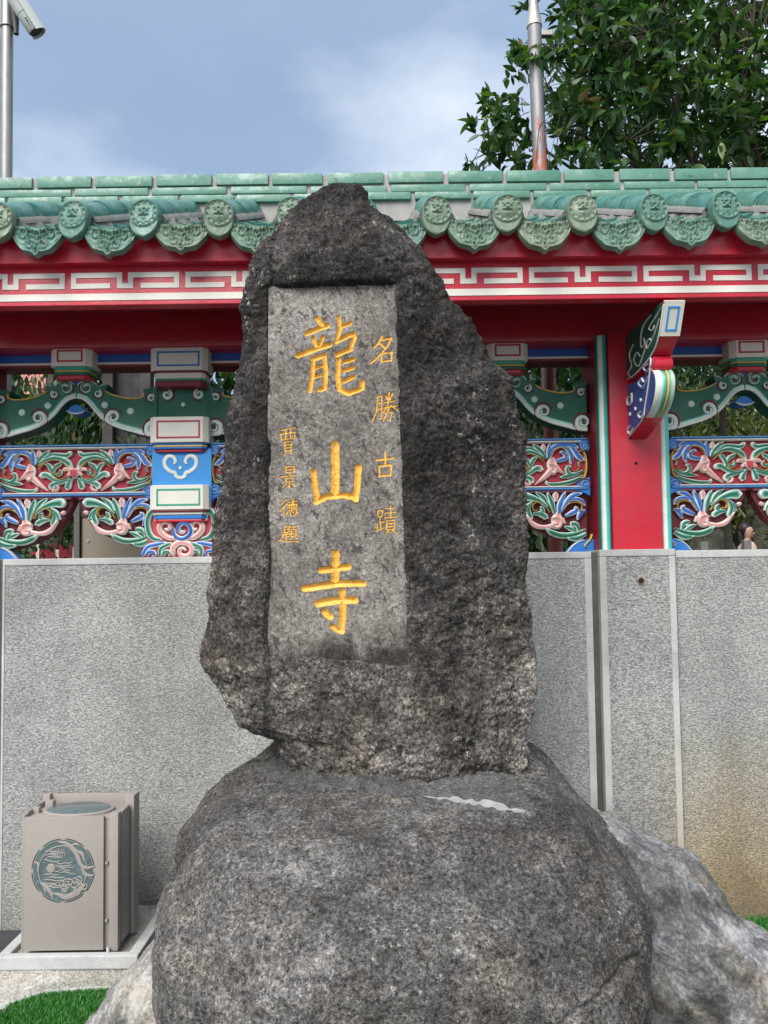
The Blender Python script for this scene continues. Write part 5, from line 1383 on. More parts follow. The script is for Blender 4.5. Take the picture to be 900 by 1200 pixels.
# mortar bed round the foot of the stone, with a band of white slurry at its lip
M_bed = rock('cement_bed', (0.040, 0.040, 0.040), (0.080, 0.080, 0.079), (0.14, 0.14, 0.138), 0.5, 1.2, 0.6, grain=0.8)
def bed_pt(px, py):
    d = ray(px, py); h = bv.ray_cast(Vector((0, 0, CAM_H)), d.normalized()); return h[0]
edge_px = [(300, 905), (318, 915), (350, 923), (395, 928), (440, 930), (495, 938), (530, 946), (565, 952), (600, 958), (622, 959), (630, 952)]
inner_px = [(330, 892), (345, 898), (372, 902), (410, 905), (450, 908), (495, 911), (530, 914), (560, 917), (590, 922), (604, 926), (610, 930)]
V = []; F = []
rj = random.Random(3)
ep = catmull(edge_px, 60); ip = catmull(inner_px, 60)
for k in range(60):
    a = bed_pt(*(ep[k] + np.array((rj.uniform(-2, 2), rj.uniform(-1.2, 1.2))))); b = bed_pt(*ip[k])
    if a is None or b is None: continue
    for j, (f, h) in enumerate(((0.0, -0.01), (0.0, 0.004), (0.10, 0.009), (0.5, 0.011), (1.0, 0.026), (1.15, 0.03))):
        p_ = a * (1 - f) + b * f; V.append((p_.x, p_.y, max(p_.z, btop(p_.x, p_.y)) + h + 0.006 * math.sin(p_.x * 37) * math.sin(p_.y * 29 + j) + rj.uniform(-.003, .003)))
m_ = len(V) // 6
for k in range(m_ - 1):
    for j in range(5): F.append((k * 6 + j, k * 6 + j + 1, k * 6 + j + 7, k * 6 + j + 6))
MB().add([Vector(v) - stone_base for v in V], F).build('mortar_bed', M_bed, stone, smooth=True)
sl = catmull([(496, 936), (520, 941), (545, 945), (575, 948), (603, 954), (628, 954)], 40); V = []; F = []
for k in range(40):
    w_ = 2.6 * math.sin(math.pi * (k + .5) / 40) ** 1.4 * (0.7 + 0.5 * math.sin(k * 0.9) * math.sin(k * .37)) * rj.uniform(.75, 1.1) + .05
    for j, (dy_, h) in enumerate(((-w_, 0.019), (-w_ * .3, 0.026), (w_ * .5, 0.024), (w_ * .9, 0.006))):
        p_ = bed_pt(sl[k][0], sl[k][1] + dy_ + 0.4 * math.sin(k * .8)); V.append(Vector((p_.x, p_.y, p_.z + 0.010 + (h - 0.010) * min(1, w_ / 1.6))) - stone_base)
for k in range(39):
    for j in range(3): F.append((k * 4 + j, k * 4 + j + 1, k * 4 + j + 5, k * 4 + j + 4))
MB().add(V, F).build('white_slurry', paint('slurry', (0.30, 0.30, 0.295), 0.9, 0.8), stone, smooth=True)

# ================================================================ FLANKING ROCKS
def ridge_rock(name, xs_, hz, yf, yb, mat, nu_=160, nw=120, amp=(0.05, 0.02, 0.006), pw=2.2, label='', cat='rock', streak=None):
    xs_ = np.array(xs_); u = np.linspace(0, 1, nu_)
    def ip_(a):
        v = np.interp(u, np.linspace(0, 1, len(a)), a); return np.convolve(np.pad(v, 5, mode='edge'), np.ones(11) / 11, 'valid')
    X_, H_, A_, B_ = ip_(xs_), ip_(hz), ip_(yf), ip_(yb)
    th = np.linspace(0, math.pi, nw)
    c, s = np.cos(th), np.sin(th); e = 2 / pw
    c = np.sign(c) * np.abs(c) ** e; s = np.abs(s) ** e
    V = np.stack([X_[:, None] + 0 * c, (A_ + B_)[:, None] / 2 - (B_ - A_)[:, None] / 2 * c, -0.04 + (H_[:, None] + 0.04) * s], -1)
    du = np.gradient(V, axis=0); dv = np.gradient(V, axis=1); N_ = np.cross(du, dv); N_ /= np.maximum(np.linalg.norm(N_, axis=-1), 1e-9)[..., None]
    N_ *= np.sign(((V - V.mean(axis=(0, 1))) * N_).sum())
    P_ = V.reshape(-1, 3)
    if streak is not None:
        # folded strata: noise stretched along one direction
        a = streak; Q_ = np.stack([P_[:, 0] * math.cos(a) + P_[:, 2] * math.sin(a), P_[:, 1] * 0.6, -P_[:, 0] * math.sin(a) + P_[:, 2] * math.cos(a)], 1) * np.array((0.55, 0.9, 1.15))
    else: Q_ = P_
    d = amp[0] * fbm(P_, 2.6, 3) + amp[1] * ridged(Q_, 9, 4) + amp[2] * fbm(Q_, 36, 4, 0.6)
    V2 = (P_ + N_.reshape(-1, 3) * d[:, None])
    o_ = Vector((float(X_.mean()), float((A_ + B_).mean() / 2), 0))
    o = link(name, mesh_np(name, V2 - np.array(o_), grid_faces(nu_, nw), mat), None, o_)
    setp(o, label, cat); return o
def streaked_rock(name, dark, mid, light, ang, warm=None):
    m, nt, N, L, b = newmat(name); p = geo_pos(N)
    st = noise(N, L, mapping(N, L, mapping(N, L, p, rot=(0, ang, 0)), scale=(7, 9, 13)), 1.0, 9, 0.72, 0.9)
    fi = noise(N, L, p, 80, 5, 0.7); bg = noise(N, L, p, 3.5, 6, 0.6)
    r = ramp(N, [(0.42, dark), (0.50, mid), (0.58, light)])
    L.new(math_(N, L, 'ADD', math_(N, L, 'MULTIPLY', st, 0.40), math_(N, L, 'ADD', math_(N, L, 'MULTIPLY', fi, 0.26), math_(N, L, 'MULTIPLY', bg, 0.34))), r.inputs['Fac'])
    c = r.outputs['Color']
    if warm:
        k = ramp(N, [(0.5, 0.0), (0.66, 0.8)]); L.new(noise(N, L, mapping(N, L, p, loc=(2, 5, 1)), 5, 5, 0.6), k.inputs['Fac'])
        c = mixc(N, L, k.outputs['Color'], c, mixc(N, L, 1.0, c, warm, 'MULTIPLY'))
    L.new(c, b.inputs['Base Color']); b.inputs['Roughness'].default_value = 0.8
    n1 = bump(N, L, b, st, 0.8, 0.02); bump(N, L, b, fi, 0.6, 0.006, n1)
    return m
M_rg = streaked_rock('grey_rock', (0.035, 0.036, 0.038), (0.125, 0.127, 0.13), (0.34, 0.345, 0.355), R(-40), (1.15, 0.95, 0.72))
M_rw = streaked_rock('white_rock', (0.05, 0.048, 0.045), (0.22, 0.212, 0.20), (0.48, 0.465, 0.445), R(58), (0.95, 0.82, 0.62))
ridge_rock('flanking_rock', [0.62, 0.78, 0.93, 1.03, 1.12, 1.22, 1.34, 1.435, 1.6, 1.85], [0.68, 0.70, 0.67, 0.615, 0.55, 0.46, 0.33, 0.24, 0.12, 0.0], [2.62, 2.6, 2.55, 2.52, 2.5, 2.48, 2.46, 2.46, 2.5, 2.6], [3.4, 3.42, 3.45, 3.45, 3.42, 3.4, 3.36, 3.32, 3.25, 3.1], M_rg, amp=(0.05, 0.026, 0.008), label='grey veined rock leaning on the boulder below the stone pillar', streak=R(-38), nu_=260, nw=200)
ridge_rock('flanking_rock', [-1.12, -1.06, -0.99, -0.92, -0.85, -0.7], [0.0, 0.06, 0.16, 0.25, 0.33, 0.37], [2.90, 2.82, 2.76, 2.72, 2.7, 2.7], [3.02, 3.06, 3.08, 3.10, 3.10, 3.05], M_rw, amp=(0.03, 0.020, 0.006), label='small whitish rock between the boulder and the metal bin', streak=R(55), nu_=150, nw=120)
# ================================================================ PLINTH AND METAL BIN
M_plrim = soil_mat('plinth_rim', (0.36, 0.37, 0.37), (0.52, 0.53, 0.52), (0.64, 0.65, 0.64), 8)
def pebble(name):
    m, nt, N, L, b = newmat(name); p = geo_pos(N)
    v = N.new('ShaderNodeTexVoronoi'); v.inputs['Scale'].default_value = 165; L.new(p, v.inputs['Vector'])
    r = ramp(N, [(0.0, (0.24, 0.22, 0.19)), (0.35, (0.34, 0.325, 0.30)), (0.6, (0.42, 0.41, 0.39)), (1.0, (0.50, 0.49, 0.47))])
    s = N.new('ShaderNodeSeparateColor'); L.new(v.outputs['Color'], s.inputs['Color']); L.new(s.outputs['Red'], r.inputs['Fac'])
    k = ramp(N, [(0.42, 1.0), (0.62, 0.5)]); L.new(noise(N, L, p, 7, 5, 0.65), k.inputs['Fac'])
    L.new(mixc(N, L, 1.0, r.outputs['Color'], mixc(N, L, k.outputs['Color'], (0.62, 0.55, 0.45), (1, 1, 1)), 'MULTIPLY'), b.inputs['Base Color'])
    b.inputs['Roughness'].default_value = 0.85
    bump(N, L, b, v.outputs['Distance'], 0.7, 0.004); return m
M_peb = pebble('pebble_wash')
ZPL = 0.138
bx0, bx1 = W(25, 1050, 3.24).x, W(138, 1050, 3.24).x
pl = empty('bin_plinth', ((bx0 + bx1) / 2, 3.3, 0)); setp(pl, 'low pebble-washed concrete plinth with pale rim under the metal bin', 'plinth')
PO = -pl.location
px0, px1 = bx0 - 0.085, bx1 + 0.095
MB().box(px0 + .03, px1 - .03, 3.21, 3.735, 0, ZPL - 0.022).build('plinth_core', M_peb, pl, PO)
MB().box(px0, px1, 3.20, 3.235, ZPL - 0.055, ZPL, bev=0.006).build('rim', M_plrim, pl, PO)
MB().box(px0, px0 + 0.045, 3.237, 3.735, ZPL - 0.055, ZPL - 0.001, bev=0.006).build('rim', M_plrim, pl, PO)
MB().box(px1 - 0.045, px1, 3.237, 3.735, ZPL - 0.055, ZPL - 0.001, bev=0.006).build('rim', M_plrim, pl, PO)
# sloping pebble apron in front with a pale kerb curving round the turf
V = []; F = []
apx = np.linspace(-2.2, px1 - 0.02, 24)
kerb_y = np.interp(apx, [-2.2, -1.62, -1.50, -1.43, -1.38, -1.2, -1.0], [3.10, 3.06, 3.07, 3.12, 3.165, 3.185, 3.19])
for x, ky in zip(apx, kerb_y):
    V += [(x, 3.211, ZPL - 0.05), (x, max(ky + 0.012, 3.16), 0.045 if ky > 3.14 else 0.03), (x, ky + 0.01, 0.012), (x, ky, -0.01)]
for k in range(len(apx) - 1):
    for j in range(3): F.append((k * 4 + j, k * 4 + j + 1, k * 4 + j + 5, k * 4 + j + 4))
MB().add(V, F).build('apron', M_peb, pl, PO)
V = []; F = []
for x, ky in zip(apx, kerb_y):
    V += [(x, ky + 0.016, 0.0), (x, ky + 0.012, 0.020), (x, ky - 0.006, 0.018), (x, ky - 0.012, 0.0)]
for k in range(len(apx) - 1):
    for j in range(3): F.append((k * 4 + j, k * 4 + j + 1, k * 4 + j + 5, k * 4 + j + 4))
MB().add(V, F).build('kerb', M_plrim, pl, PO, True)

M_bin = paint('bin_paint', (0.305, 0.278, 0.256), 0.48, 0.3, 0.4, bumpk=0.12); M_bindk = paint('bin_gap', (0.10, 0.092, 0.085), 0.6, 0.2)
def glass_mat(name, col):
    m, nt, N, L, b = newmat(name); p = geo_pos(N)
    r = ramp(N, [(0.35, tuple(c * 0.7 for c in col)), (0.6, col), (0.72, tuple(min(1, c * 1.5 + .05) for c in col))]); L.new(noise(N, L, mapping(N, L, p, scale=(30, 70, 60)), 1, 6, 0.7), r.inputs['Fac'])
    L.new(r.outputs['Color'], b.inputs['Base Color']); b.inputs['Roughness'].default_value = 0.22; return m
M_tglass = glass_mat('teal_glass', (0.105, 0.15, 0.158))
BY0, BY1 = 3.24, 3.47
bt = W(75, 957, BY0).z
binw = bx1 - bx0
bn = empty('metal_bin', ((bx0 + bx1) / 2, (BY0 + BY1) / 2, ZPL)); setp(bn, 'taupe metal litter bin with round teal medallion on the plinth', 'litter bin')
BO = -bn.location
def bb(nm, x0, x1, y0, y1, z0, z1, mat=None, bev=0.003, parent=None):
    return MB().box(x0, x1, y0, y1, z0, z1, bev=bev).build(nm, mat or M_bin, parent or bn, BO if parent is None else None, True)
zt0, ztb = bt + 0.006, bt + 0.034
bb('body', bx0 + 0.016, bx1 - 0.020, BY0 + 0.012, BY1 - 0.012, ZPL, bt - 0.016)
door_r = W(122, 1000, BY0).x
door = bb('door', bx0 + 0.012, door_r, BY0 - 0.006, BY0 + 0.010, ZPL + 0.006, bt)
bb('corner_post', bx0, bx0 + 0.0105, BY0, BY0 + 0.03, ZPL, zt0)
bb('corner_post', door_r + 0.020, bx1, BY0 + 0.002, BY0 + 0.040, ZPL - 0.002, zt0 + 0.004)
bb('corner_post', bx0, bx0 + 0.03, BY1 - 0.035, BY1, ZPL, ztb + 0.004)
bb('corner_post', bx1 - 0.022, bx1 + 0.016, BY1 - 0.075, BY1, ZPL, ztb + 0.006)
bb('side_panel', bx1 - 0.018, bx1 + 0.002, BY0 + 0.048, BY1 - 0.085, ZPL + 0.01, zt0)
bb('rail', bx0 + 0.031, bx1 - 0.023, BY1 - 0.012, BY1, bt - 0.02, ztb)
bb('rail', bx0, bx0 + 0.010, BY0 + 0.031, BY1 - 0.036, bt - 0.02, bt + 0.012)
bb('rail_block', bx0 + 0.0105, bx0 + 0.036, BY0 + 0.075, BY0 + 0.10, bt - 0.016, bt + 0.016)
bb('rail_block', bx0 + 0.031, bx0 + 0.064, BY1 - 0.085, BY1 - 0.05, bt - 0.016, bt + 0.022)
bb('lid', bx0 + 0.012, bx1 - 0.019, BY0 + 0.011, BY1 - 0.013, bt - 0.0155, bt - 0.008, bev=0.001)
lc = ((bx0 + bx1) / 2 - 0.004, (BY0 + BY1) / 2 - 0.012)
def oval(mb): mb.V = [(x, lc[1] + (y - lc[1]) * 0.64, z) for x, y, z in mb.V]; return mb
oval(MB().lathe([(0.148, 0), (0.148, 0.010), (0.143, 0.013), (0.134, 0.013)], (lc[0], lc[1], bt - 0.008), 'z', 48)).build('lid_ring', M_bin, bn, BO, True)
oval(MB().lathe([(0.1335, 0.0), (0.1335, 0.0145), (0.129, 0.016)], (lc[0], lc[1], bt - 0.008), 'z', 48)).build('lid_disc', M_tglass, bn, BO, True)
for z in (0.36, 0.80): 
    zq = ZPL + (bt - ZPL) * (1 - z * 0.97)
    MB().lathe([(0.006, 0.0), (0.006, 0.012)], (door_r + 0.010, BY0 - 0.002, zq), 'y', 10).build('hinge_pin', M_bin, bn, BO, True)
MB().lathe([(0.006, 0), (0.007, 0.014), (0.003, 0.022)], (bx1 - 0.035, BY0 - 0.012, ZPL), 'z', 10).build('foot_bolt', M_plrim, bn, BO, True)
# medallion
mc = W(20 + 312 / 5.714, 910 + 625 / 5.714, BY0); ms = BY0 / FPX / 5.714
def md(a, b): return ((a - 312) * ms, -(b - 625) * ms)
my = BY0 - 0.006
mdo = Vector((mc.x, my, mc.z)) - bn.location
MB().lathe([(0.0001, -0.0012), (196 * ms, -0.0012), (197 * ms, 0.002)], (0, 0, 0), 'y', 56).build('medallion', M_tglass, bn, mdo)
medal = [o for o in bn.children if o.name.startswith('medallion')][0]
M_slot = paint('slot_dark', (0.035, 0.05, 0.055), 0.6, 0.1)
def mrib(P, wd, h=0.003, nm='relief_line', mat=None, w0=-0.001):
    V, F, C = ribbon(P, [w * ms for w in wd], h, (WHITE,) * 4, w0=w0, tipround=(1, 1)); MB().add(V, F).build(nm, mat or M_bin, medal, smooth=True)
for k in range(8):
    a0 = R(45 * k + 3); P = [((204 * ms) * math.cos(a0 + R(39) * t / 6), (204 * ms) * math.sin(a0 + R(39) * t / 6)) for t in range(7)]
    mrib(P, [7] * 7, 0.0012, 'slot', M_slot, 0.0)
mrib([((160 * ms) * math.cos(R(360) * t / 24), (160 * ms) * math.sin(R(360) * t / 24)) for t in range(25)], [7] * 5, 0.003)
rr_ = random.Random(21)
MB().lathe([(0.0001, -0.005), (26 * ms, -0.0042), (30 * ms, -0.001)], (md(234, 610)[0], 0, md(234, 610)[1]), 'y', 20).build('relief_disc', M_bin, medal, None, True)
PATHS = [([(275, 440), (330, 450), (380, 490), (410, 540), (430, 590), (470, 610), (525, 600)], [8, 22, 30, 26, 22, 20, 6]), ([(430, 590), (455, 650), (470, 665)], [18, 16, 6]), ([(440, 640), (490, 660), (520, 655)], [20, 14, 5]),
 ([(350, 470), (400, 455), (420, 470)], [8, 14, 4]), ([(400, 500), (440, 520), (450, 570)], [12, 22, 6]), ([(120, 570), (150, 580), (145, 640)], [10, 18, 5]), ([(165, 700), (190, 720), (230, 760), (250, 810)], [12, 22, 24, 6]),
 ([(190, 740), (205, 770)], [16, 5]), ([(265, 770), (330, 795), (400, 770), (465, 710)], [14, 34, 36, 10])]
for P, w_ in PATHS: mrib([md(*p) for p in P], w_)
for k in range(16):                      # cloud curls along the lower rim and wave lines inside
    cx_, cz_ = md(300 + rr_.uniform(0, 150), 690 + rr_.uniform(0, 80))
    mrib(spiral(cx_, cz_, rr_.uniform(18, 30) * ms, 5 * ms, rr_.uniform(0, 6), rr_.choice((-1.3, 1.3))), [9, 9, 8, 5], 0.0035)
for k in range(16):
    y0_ = 495 + k * 16; half = 85
    xo = 190 + rr_.uniform(-15, 25)
    if 570 < y0_ < 650: xo += 75
    P = [md(xo + t * half / 3 + (0), y0_ + rr_.uniform(-9, 9)) for t in range(5)]
    mrib(P, [5, 7, 7, 6, 4], 0.0025)
for k in range(6):
    P = [md(250 + k * 14 + rr_.uniform(-6, 6), 480 + t * 24 + rr_.uniform(-8, 8)) for t in range(4)]
    mrib(P, [4, 7, 6, 4], 0.0025)

# ================================================================ TURF
def blades(name, region, n, h=(0.018, 0.034), seed=1):
    r_ = np.random.RandomState(seed); pts = []
    while len(pts) < n:
        q_ = r_.uniform((region[0], region[2]), (region[1], region[3]), (n, 2))
        if region[4] is not None: q_ = q_[region[4](q_)]
        pts += list(q_)
    P_ = np.array(pts[:n]); a = r_.uniform(0, 2 * math.pi, n); hh = r_.uniform(h[0], h[1], n); w = r_.uniform(0.0012, 0.0024, n)
    lean = r_.normal(0, 0.35, (n, 2)) * hh[:, None]
    dx, dy = np.cos(a) * w, np.sin(a) * w
    V = np.zeros((n, 5, 3))
    V[:, 0] = np.stack([P_[:, 0] - dx, P_[:, 1] - dy, 0 * a + .001], 1); V[:, 1] = np.stack([P_[:, 0] + dx, P_[:, 1] + dy, 0 * a + .001], 1)
    V[:, 2] = np.stack([P_[:, 0] + dx * .8 + lean[:, 0] * .35, P_[:, 1] + dy * .8 + lean[:, 1] * .35, hh * .6], 1); V[:, 3] = np.stack([P_[:, 0] - dx * .8 + lean[:, 0] * .35, P_[:, 1] - dy * .8 + lean[:, 1] * .35, hh * .6], 1)
    V[:, 4] = np.stack([P_[:, 0] + lean[:, 0], P_[:, 1] + lean[:, 1], hh], 1)
    b_ = np.arange(n) * 5
    T_ = np.concatenate([np.stack([b_, b_ + 1, b_ + 2], 1), np.stack([b_, b_ + 2, b_ + 3], 1), np.stack([b_ + 3, b_ + 2, b_ + 4], 1)])
    base = np.array([(0.030, 0.17, 0.022), (0.05, 0.24, 0.035), (0.018, 0.11, 0.016), (0.12, 0.26, 0.05)])[r_.choice(4, n, p=[.42, .3, .22, .06])]
    me = mesh_np(name, V.reshape(-1, 3), T_, M_blade, True, np.repeat(base, 5, 0)); return me
def blade_mat():
    m, nt, N, L, b = newmat('turf_blade'); a = N.new('ShaderNodeAttribute'); a.attribute_name = 'Col'; L.new(a.outputs['Color'], b.inputs['Base Color'])
    b.inputs['Roughness'].default_value = 0.45; return m
M_blade = blade_mat()
ky = lambda q_: q_[:, 1] < np.interp(q_[:, 0], [-2.2, -1.62, -1.50, -1.43, -1.38, -1.2, -1.0], [3.10, 3.06, 3.07, 3.12, 3.165, 3.185, 3.19]) - 0.010
t1 = link('turf', blades('turf', (-1.475, -0.72, 2.6, 3.2, ky), 42000)); setp(t1, 'bright green artificial turf between bin plinth and boulder', 'grass', kind='stuff')
t2 = link('turf', blades('turf', (0.80, 2.1, 2.45, 3.74, None), 42000, (0.02, 0.05), 5)); setp(t2, 'green grass at the wall foot behind the grey veined rock', 'grass', kind='stuff')
t3 = link('turf', blades('turf', (-0.95, -0.60, 3.1, 3.73, None), 9000, (0.02, 0.04), 8)); setp(t3, 'sliver of green turf between the bin plinth and the boulder', 'grass', kind='stuff')

# ================================================================ LEAVES, TREE, SHRUBS
def leaf_mat(name):
    m, nt, N, L, b = newmat(name); a = N.new('ShaderNodeAttribute'); a.attribute_name = 'Col'
    L.new(a.outputs['Color'], b.inputs['Base Color']); b.inputs['Roughness'].default_value = 0.38; b.inputs['Specular IOR Level'].default_value = 0.45
    t = N.new('ShaderNodeBsdfTranslucent'); L.new(mixc(N, L, 1.0, a.outputs['Color'], (1.5, 1.7, 0.6), 'MULTIPLY'), t.inputs['Color'])
    mx = N.new('ShaderNodeMixShader'); mx.inputs['Fac'].default_value = 0.3
    L.new(b.outputs['BSDF'], mx.inputs[1]); L.new(t.outputs['BSDF'], mx.inputs[2]); L.new(mx.outputs['Shader'], N['Material Output'].inputs['Surface']); return m
M_leaf = leaf_mat('leaf'); M_bark = soil_mat('bark', (0.03, 0.025, 0.02), (0.075, 0.06, 0.048), (0.14, 0.12, 0.10), 14)
def leaf_template(n=6, wid=0.36, droop=0.22, fold=0.12):
    st = np.linspace(0, 1, n); w = wid * np.sin(np.pi * st ** 0.85) ** 0.8 * 0.5; w[0] = 0.012; w[-1] = 0.004
    V = []
    for s, ww in zip(st, w):
        z = -droop * s * s
        V += [(s, -ww, z + fold * ww * 2), (s, 0, z), (s, ww, z + fold * ww * 2)]
    F = []
    for k in range(n - 1):
        for j in (0, 1): F.append((k * 3 + j, k * 3 + j + 1, k * 3 + 4 + j, k * 3 + 3 + j))
    return np.array(V), np.array(F)
def scatter(P_, D_, size, tmpl, rs, upbias=0.7):
    """leaf frames: position, direction -> vertex array (n, m, 3)"""
    n = len(P_); D_ = D_ / np.maximum(np.linalg.norm(D_, axis=1), 1e-9)[:, None]
    up_ = rs.normal(0, 0.45, (n, 3)) + np.array((0, 0, upbias)); Yv = np.cross(up_, D_); Yv /= np.maximum(np.linalg.norm(Yv, axis=1), 1e-9)[:, None]; Zv = np.cross(D_, Yv)
    T_ = tmpl
    return P_[:, None, :] + size[:, None, None] * (T_[None, :, 0:1] * D_[:, None, :] + T_[None, :, 1:2] * Yv[:, None, :] + T_[None, :, 2:3] * Zv[:, None, :])
LT, LF = leaf_template()
GRN = np.array([(0.017, 0.048, 0.017), (0.025, 0.070, 0.021), (0.038, 0.095, 0.028), (0.062, 0.125, 0.032), (0.10, 0.16, 0.035), (0.12, 0.09, 0.03)])
def leaf_mesh(name, Vv_, cols, F_, mat=None):
    n, m, _ = Vv_.shape
    Fa = (F_[None] + (np.arange(n) * m)[:, None, None]).reshape(-1, F_.shape[1])
    return mesh_np(name, Vv_.reshape(-1, 3), Fa, mat or M_leaf, True, np.repeat(cols, m, 0))

rs = np.random.RandomState(5)
tree = empty('broadleaf_tree', (3.75, 6.6, bank_z(3.75, 6.6))); setp(tree, 'glossy dark green broadleaf tree rising behind the tiled roof', 'tree')
TO = -tree.location
zg = tree.location.z
trunk_pts = [(3.75, 6.6, zg - .1), (3.72, 6.58, 1.4), (3.66, 6.52, 2.6), (3.5, 6.45, 3.8), (3.25, 6.4, 4.8)]
tp = [Vector(p) for p in catmull(trunk_pts, 14)]
MB().tube(tp, list(np.linspace(.13, .06, 14)), 12).build('trunk', M_bark, tree, TO, True)
CC = np.array((3.05, 6.25, 6.0)); CR = np.array((1.75, 1.35, 1.95))
limbs = []
ends = [W(650, 60, 5.3), W(700, 10, 5.2), W(760, 40, 5.0), W(820, 100, 5.0), W(880, 60, 5.1), W(600, 150, 5.4), W(575, 165, 5.5), W(665, 150, 5.2), W(735, 165, 5.1), W(850, 170, 5.2), W(940, 120, 5.4), W(800, -60, 5.8), W(720, -120, 6.2), W(900, -100, 6.0)]
for e_ in ends:
    s_i = rs.randint(8, 14); s0 = tp[s_i] if s_i < 14 else tp[-1]
    mid = (Vector(s0) + e_) / 2 + Vector((rs.uniform(-.2, .2), rs.uniform(-.1, .2), rs.uniform(-.1, .25)))
    P = [Vector(p) for p in catmull([tuple(s0), tuple(mid), tuple(e_)], 10)]
    limbs.append(P); MB().tube(P, list(np.linspace(.032, .007, 10)), 7).build('branch', M_bark, tree, TO, True)
# twig tips: through the crown, thickest at the outside, plus the thin sprays that hang left of the crown
tips = []; dirs = []
n_t = 1800
u = rs.normal(size=(n_t, 3)); u /= np.linalg.norm(u, axis=1)[:, None]; rad = rs.uniform(0.25, 1, n_t) ** 0.55
lump = 1 + 0.22 * fbm(u, 1.8, 3)
tp_ = CC + u * (rad * lump)[:, None] * CR
keep = (tp_[:, 2] > 3.6); tips += list(tp_[keep]); dirs += list((u * 0.8 + np.array((0, 0, -.05)))[keep])
def spray(pxs, n, spread, Y, d):
    for _ in range(n):
        a, b = pxs[rs.randint(len(pxs))]
        q_ = W(a + rs.normal(0, spread), b + rs.normal(0, spread), Y + rs.normal(0, .15)); tips.append(np.array(q_)); dirs.append(np.array(d) + rs.normal(0, .5, 3))
spray([(575, 160), (590, 150), (600, 140), (585, 175), (615, 165), (560, 185), (600, 185), (640, 178), (572, 130), (590, 118)], 44, 8, 5.3, (-.5, -.3, .1))
spray([(605, 60), (612, 75), (625, 62), (655, 40), (660, 60), (650, 80), (665, 95), (640, 68)], 26, 7, 5.2, (-.5, -.4, -.4))
spray([(680, 25), (700, 15), (690, 60), (675, 100), (665, 130), (670, 160), (680, 185), (705, 130), (730, 60), (690, 90)], 90, 12, 5.2, (-.5, -.5, -.1))
spray([(740, 100), (780, 60), (820, 120), (860, 60), (840, 160), (780, 160), (730, 170), (880, 120), (760, 20), (830, 20)], 190, 26, 5.1, (-.1, -.8, -.05))
tips = np.array(tips); dirs = np.array(dirs)
LP, LD, LS, LC = [], [], [], []
tone = fbm(tips, 1.1, 3)
for k in range(len(tips)):
    nl = rs.randint(7, 13); d = dirs[k] / max(np.linalg.norm(dirs[k]), 1e-6)
    ldir = d * 0.45 + rs.normal(0, 0.75, (nl, 3)) + np.array((0, 0, -0.18))
    off = -d * rs.uniform(0, 0.10, (nl, 1))
    LP.append(tips[k] + off); LD.append(ldir); LS.append(rs.uniform(0.065, 0.130, nl))
    pr_ = np.clip(np.array([.20, .30, .26, .15, .06, .012]) + np.array([.2, .1, 0, -.08, -.05, 0]) * (-tone[k] * 1.5), .004, 1); pr_ /= pr_.sum()
    LC.append(GRN[rs.choice(6, nl, p=pr_)] * rs.uniform(.8, 1.25, (nl, 1)))
LP, LD, LS, LC = np.concatenate(LP), np.concatenate(LD), np.concatenate(LS), np.concatenate(LC)
LV = scatter(LP, LD, LS, LT, rs)
dist = np.linalg.norm(LP - np.array((0, 0, CAM_H)), axis=1)
# leaves that show largest in the view: single parts
cR = np.array(CAMROT); cv = (LP - np.array((0, 0, CAM_H))) @ cR
ix = 450 + FPX * cv[:, 0] / -cv[:, 2]; iy = 600 - FPX * cv[:, 1] / -cv[:, 2]
vis = (ix > 540) & (ix < 900) & (iy > 5) & (iy < 196)
order = np.argsort(np.where(vis, dist, 99)); single = order[:290]; rest = np.setdiff1d(np.arange(len(LP)), single)
link('foliage', leaf_mesh('foliage', LV[rest] - np.array(tree.location), LC[rest], LF), tree)['kind'] = 'stuff'
for i in single:
    c0 = LV[i][1]
    link('leaf', leaf_mesh('leaf', (LV[i] - c0)[None], LC[i:i + 1], LF), tree, Vector(c0) - tree.location)
tw = MB()
for k in range(0, len(tips), 2):
    t_ = Vector(tips[k]); best = min((p for P in limbs for p in P[3:]), key=lambda p: (p - t_).length)
    if (best - t_).length > 1.1: best = t_ - Vector(dirs[k]).normalized() * 0.35
    m_ = (best + t_) / 2 + Vector((rs.uniform(-.06, .06), rs.uniform(-.06, .06), rs.uniform(-.02, .1)))
    tw.tube([best, m_, t_], [.006, .0045, .0025], 4, cap=False)
o = tw.build('twigs', M_bark, tree, TO); o['kind'] = 'stuff'

